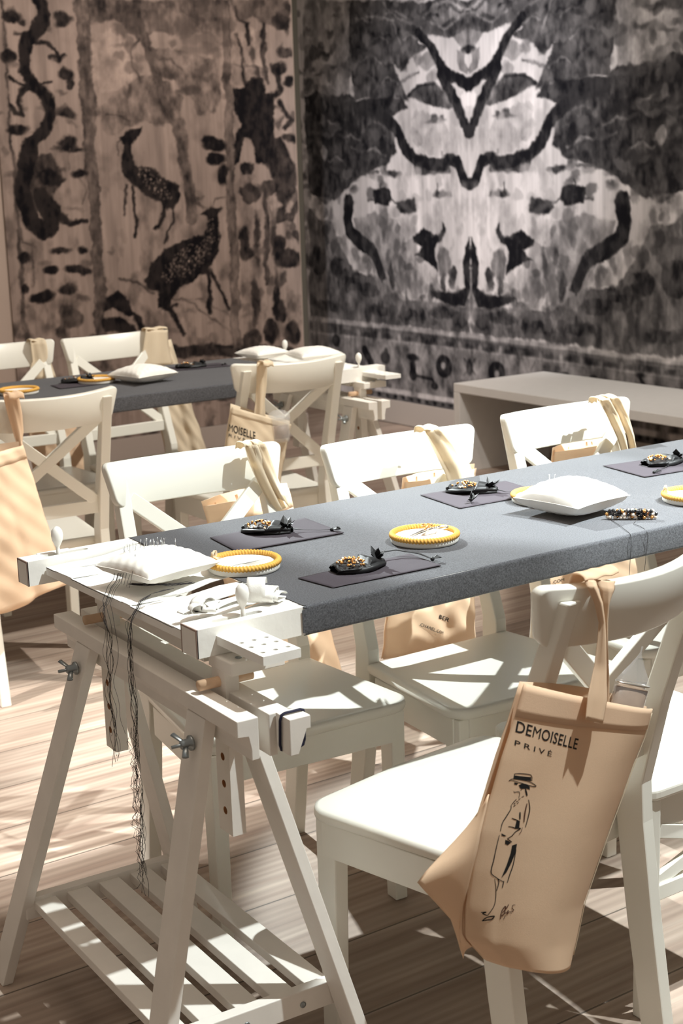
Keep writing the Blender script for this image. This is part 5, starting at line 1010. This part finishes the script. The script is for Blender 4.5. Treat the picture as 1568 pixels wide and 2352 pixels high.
patch([(1.335, -.054), (1.310, -.208), (1.513, -.225), (1.555, -.082)], 'purple grey cloth patch cut by the right picture edge')
patch([(1.00, 2.235), (.985, 2.10+.03), (1.21, 2.13), (1.23, 2.25)], 'charcoal cloth patch on the rear table in front of the left rear chair')
patch([(1.47, 2.36), (1.46, 2.25), (1.70, 2.22), (1.71, 2.33)], 'charcoal cloth patch on the rear table near the deer mural')

def pouch(loc, rz, L, label, seed, tail, upright=False, beads=46, knot=True):
    e = empty('bead_pouch', loc, rz, label, 'pouch', 'black tulle pouches of beads'); R_ = random.Random(seed); hw = L/2
    h = .031
    def f(u, v): # crumpled sack, gathered at +x
        x = -hw+L*u; w = .034*math.sin(PI*min(1, u*.78+.10))**.7*(1-.55*u**3); a = v*2*PI
        cr = 1+.16*math.sin(5*a+seed+u*6)+.08*math.sin(11*a+u*9)
        z = h*.55*math.sin(PI*min(1, u*.8+.08))**.6*(1-.3*u)
        return Vector((x, w*math.cos(a)*cr, max(.0004, z*(.62+math.sin(a)*cr*.9)*(.55 if .08 < u < .6 and math.sin(a) > .35 else 1))))
    mb = MB(); mb.grid(f, 34, 30, thick=.0006)
    bodyo = mb.build('tulle_sack', M_tulle, e)
    for k in range(beads):
        a = R_.uniform(0, 2*PI); q = math.sqrt(R_.random()); u = .36+.26*q*math.cos(a); y = .026*q*math.sin(a)
        x = -hw+L*u; z = .0125+.008*(1-q*q)+R_.uniform(-.001, .002)
        r = R_.uniform(.0016, .0030)
        m_ = R_.choice([M_gold, M_gold, M_gold, M_pearl, M_black])
        MB().ball((x, y, z), r, 7, 5).build('bead', m_, e)
    fr = MB(); gx = hw*.72    # gathered neck with stiff folds
    for k in range(9):
        a = 2*PI*k/9+R_.uniform(-.3, .3); l = R_.uniform(.016, .030)
        d = Vector((.5*math.cos(a)+.3, math.sin(a)*.8, .75+.4*R_.random() if upright else .35+.4*R_.random())).normalized()
        c = Vector((gx, 0, .010)); s_ = d.cross(Vector((0, 0, 1))).normalized()*R_.uniform(.004, .009)
        fr.add([c, c+d*l*.6+s_, c+d*l, c+d*l*.55-s_, c+d*l*.6+Vector((0, 0, .0015))], [(0, 1, 4), (1, 2, 4), (2, 3, 4), (3, 0, 4), (0, 3, 2, 1)])
    fr.build('gathered_neck', M_tulle, e)
    inv = Matrix.Rotation(-rz, 3, 'Z')
    pts = [inv@(Vector(p)-Vector(loc)) for p in tail]
    if len(pts) > 2:
        MB().tube([Vector((gx, 0, .010))]+pts, [.004]+[.0030 if knot else .0012]*(len(pts)-1)+[.0016], 8, squash=.35).build('ribbon_tail', M_tulle, e)
        p = pts[-1]; kb = MB(); kb.ball(tuple(p), .004, 8, 6)
        for sg in (-1, 1): kb.add([p, p+Vector((.012, sg*.009, .004)), p+Vector((.018, sg*.003, .0005)), p+Vector((.010, sg*.001, .006))], [(0, 1, 2), (0, 2, 3), (0, 3, 1), (1, 3, 2)])
        kb.build('ribbon_knot', M_tulle, e)
    return e
zt = ZT+.0015
pouch((.414, -.088, zt), math.radians(-52), .098, 'black tulle pouch with dull gold beads on the patch nearest the left chair', 3, [(.465, -.135, zt+.004), (.49, -.155, zt+.003), (.510, -.166, zt+.003)], knot=False)
pouch((.385, -.432, zt), math.radians(-8), .098, 'black tulle pouch spilling gold beads, its ribbon stretched to the right', 6, [(.455, -.40, zt+.012), (.485, -.405, zt+.012), (.51, -.438, zt+.008), (.513, -.474, zt+.004)], upright=True, beads=70)
pouch((.935, -.072, zt), math.radians(-50), .108, 'black tulle pouch on the purple grey patch behind the plain pincushion', 9, [(.975, -.135, zt+.004), (1.0, -.158, zt+.003), (1.035, -.158, zt+.003)], knot=False)
pouch((1.445, -.135, zt), math.radians(-12), .10, 'black tulle pouch cut by the right picture edge', 12, [(1.43, -.165, zt+.003), (1.39, -.182, zt+.003), (1.352, -.196, zt+.003)], knot=False)
pouch((1.10, 2.235, zt), math.radians(-30), .11, 'black tulle pouch on the rear table in front of the left rear chair', 15, [(1.16, 2.20, zt+.003), (1.18, 2.19, zt+.003), (1.195, 2.185, zt+.003)], beads=12)
pouch((1.57, 2.285, zt), math.radians(-20), .11, 'black tulle pouch on the rear table below the deer mural', 18, [(1.62, 2.27, zt+.003), (1.65, 2.26, zt+.003), (1.68, 2.25, zt+.003)], beads=12)
# small tulle knot lying by the middle pouch
kk = MB(); R_ = random.Random(2)
for k in range(7):
    d = Vector((R_.uniform(-1, 1), R_.uniform(-1, 1), .5)).normalized(); c = Vector((0, 0, .004)); s_ = d.cross(Vector((0, 0, 1)))*.006
    kk.add([c-Vector((0, 0, .0035)), c+d*.012+s_, c+d*.022, c+d*.012-s_, c+d*.012+Vector((0, 0, .002))], [(0, 1, 4), (1, 2, 4), (2, 3, 4), (3, 0, 4), (0, 3, 2, 1)])
ob = kk.build('ribbon_scrap', M_tulle); ob.location = (.868, -.150, zt); tag(ob, 'black ribbon scrap at the left front corner of the middle patch', 'ribbon')

# loose bead pile
R_ = random.Random(33)
bb = MB().ball((0, 0, 0), 1.0, 8, 6)
protos = {}
for nm, m_ in (('g', M_gold), ('p', M_pearl), ('k', M_black)):
    o = MB().ball((0, 0, 0), .0036, 8, 6).build('bead', m_); protos[nm] = o
LABB = {'g': 'gold bead in the loose pile beside the plain pincushion', 'p': 'pearly white bead in the loose pile beside the plain pincushion', 'k': 'black bead in the loose pile beside the plain pincushion'}
used = set(); placed = []
for _try in range(1500):
    if len(placed) >= 88: break
    a = R_.uniform(0, 2*PI); q = math.sqrt(R_.random()); x = 1.005+.040*q*math.cos(a+.0)*1.0; y = -.470+.026*q*math.sin(a)
    x2 = 1.004+(x-1.005)*.80-(y+.470)*.6; y2 = -.470+(x-1.005)*-.60+(y+.470)*.8
    lay = 0
    for (px, py, pz) in placed:
        if (px-x2)**2+(py-y2)**2 < .0060**2 and abs(pz-(ZT+.0036+lay*.0062)) < .005: lay += 1
    if lay > 2: continue
    z = ZT+.0036+lay*.0062; placed.append((x2, y2, z))
    nm = R_.choice('ggpppk' if lay == 0 else 'kkkpg')
    o = protos[nm] if nm not in used else protos[nm].copy()
    if nm in used: COL.objects.link(o)
    used.add(nm); o.location = (x2, y2, z)
    lb = {'g': 'gold', 'p': 'pearly white', 'k': 'black'}[nm]
    tag(o, LABB[nm], 'bead', {'g': 'loose gold beads', 'p': 'loose pearly beads', 'k': 'loose black beads'}[nm])
# fine dark threads running from the plain pincushion over the table edge
ft = empty('loose_threads', (.95, -.5, ZT), 0, 'two fine dark threads running from the plain pincushion over the table edge', 'thread')
FI = Matrix.Translation((-.95, .5, -ZT))
for pts in ([(1.0, -.34, ZT+.035), (1.014, -.372, ZT+.01), (.975, -.44, ZT+.001), (.949, -.491, ZT+.001), (.925, -.535, ZT+.001), (.915, -.5570, ZT-.004), (.914, -.558, .78), (.914, -.556, .755), (.912, -.556, .70)],
            [(1.0, -.49, ZT+.004), (.976, -.505, ZT+.001), (.968, -.53, ZT+.001), (.958, -.5570, ZT-.004), (.957, -.558, .79), (.955, -.557, .765), (.953, -.556, .74)]):
    q = []
    for i in range(len(pts)-1):
        p0, p1, p2, p3 = [Vector(pts[min(max(i+k, 0), len(pts)-1)]) for k in (-1, 0, 1, 2)]
        for t in (0, .25, .5, .75): q.append(.5*((2*p1)+(p2-p0)*t+(2*p0-5*p1+4*p2-p3)*t*t+(3*p1-p0-3*p2+p3)*t**3))
    o = MB().tube(q+[pts[-1]], .0005, 5, cap=False).build('thread', M_thread); o.parent = ft; o.matrix_parent_inverse = FI

# loops of white ribbon on the near beam
rb = empty('ribbon_loops', (.085, -.50, .816), 0, 'curled loops of wide white ribbon on the frame end by the turned pin', 'ribbon')
def loop(c, w, rx, rz_, ang, tilt=0, turns=1.0, ph=0, n=26):
    ca, sa = math.cos(ang), math.sin(ang)
    def f(u, v):
        a = ph+v*2*PI*turns; s = 1+.25*v
        lx = rx*s*math.cos(a); lz = rz_*s*math.sin(a)+rz_; ly = (u-.5)*w+tilt*v*.02
        return Vector((c[0]+lx*ca-ly*sa, c[1]+lx*sa+ly*ca, c[2]+max(.0008, lz)))
    return MB().grid(f, 4, n, thick=.0008)
for a in (((-.030, .030, .001), .024, .017, .011, .3, 0, .95, 0), ((-.018, .022, .001), .022, .022, .007, .9, .2, .9, .5), ((-.045, .020, .001), .020, .013, .008, -.2, 0, .95, 1), ((-.052, .030, .001), .018, .020, .004, .1, .1, .9, 2),
          ((.060, .012, .002), .030, .016, .020, .9, 0, .95, .4), ((.078, .002, .002), .026, .020, .012, .7, .3, .9, 1.2), ((.088, -.004, .002), .022, .014, .008, .5, .2, .9, .2), ((.020, .028, .001), .018, .035, .004, .25, 0, .9, .6)):
    loop(*a).build('ribbon_loop', M_tape, rb)
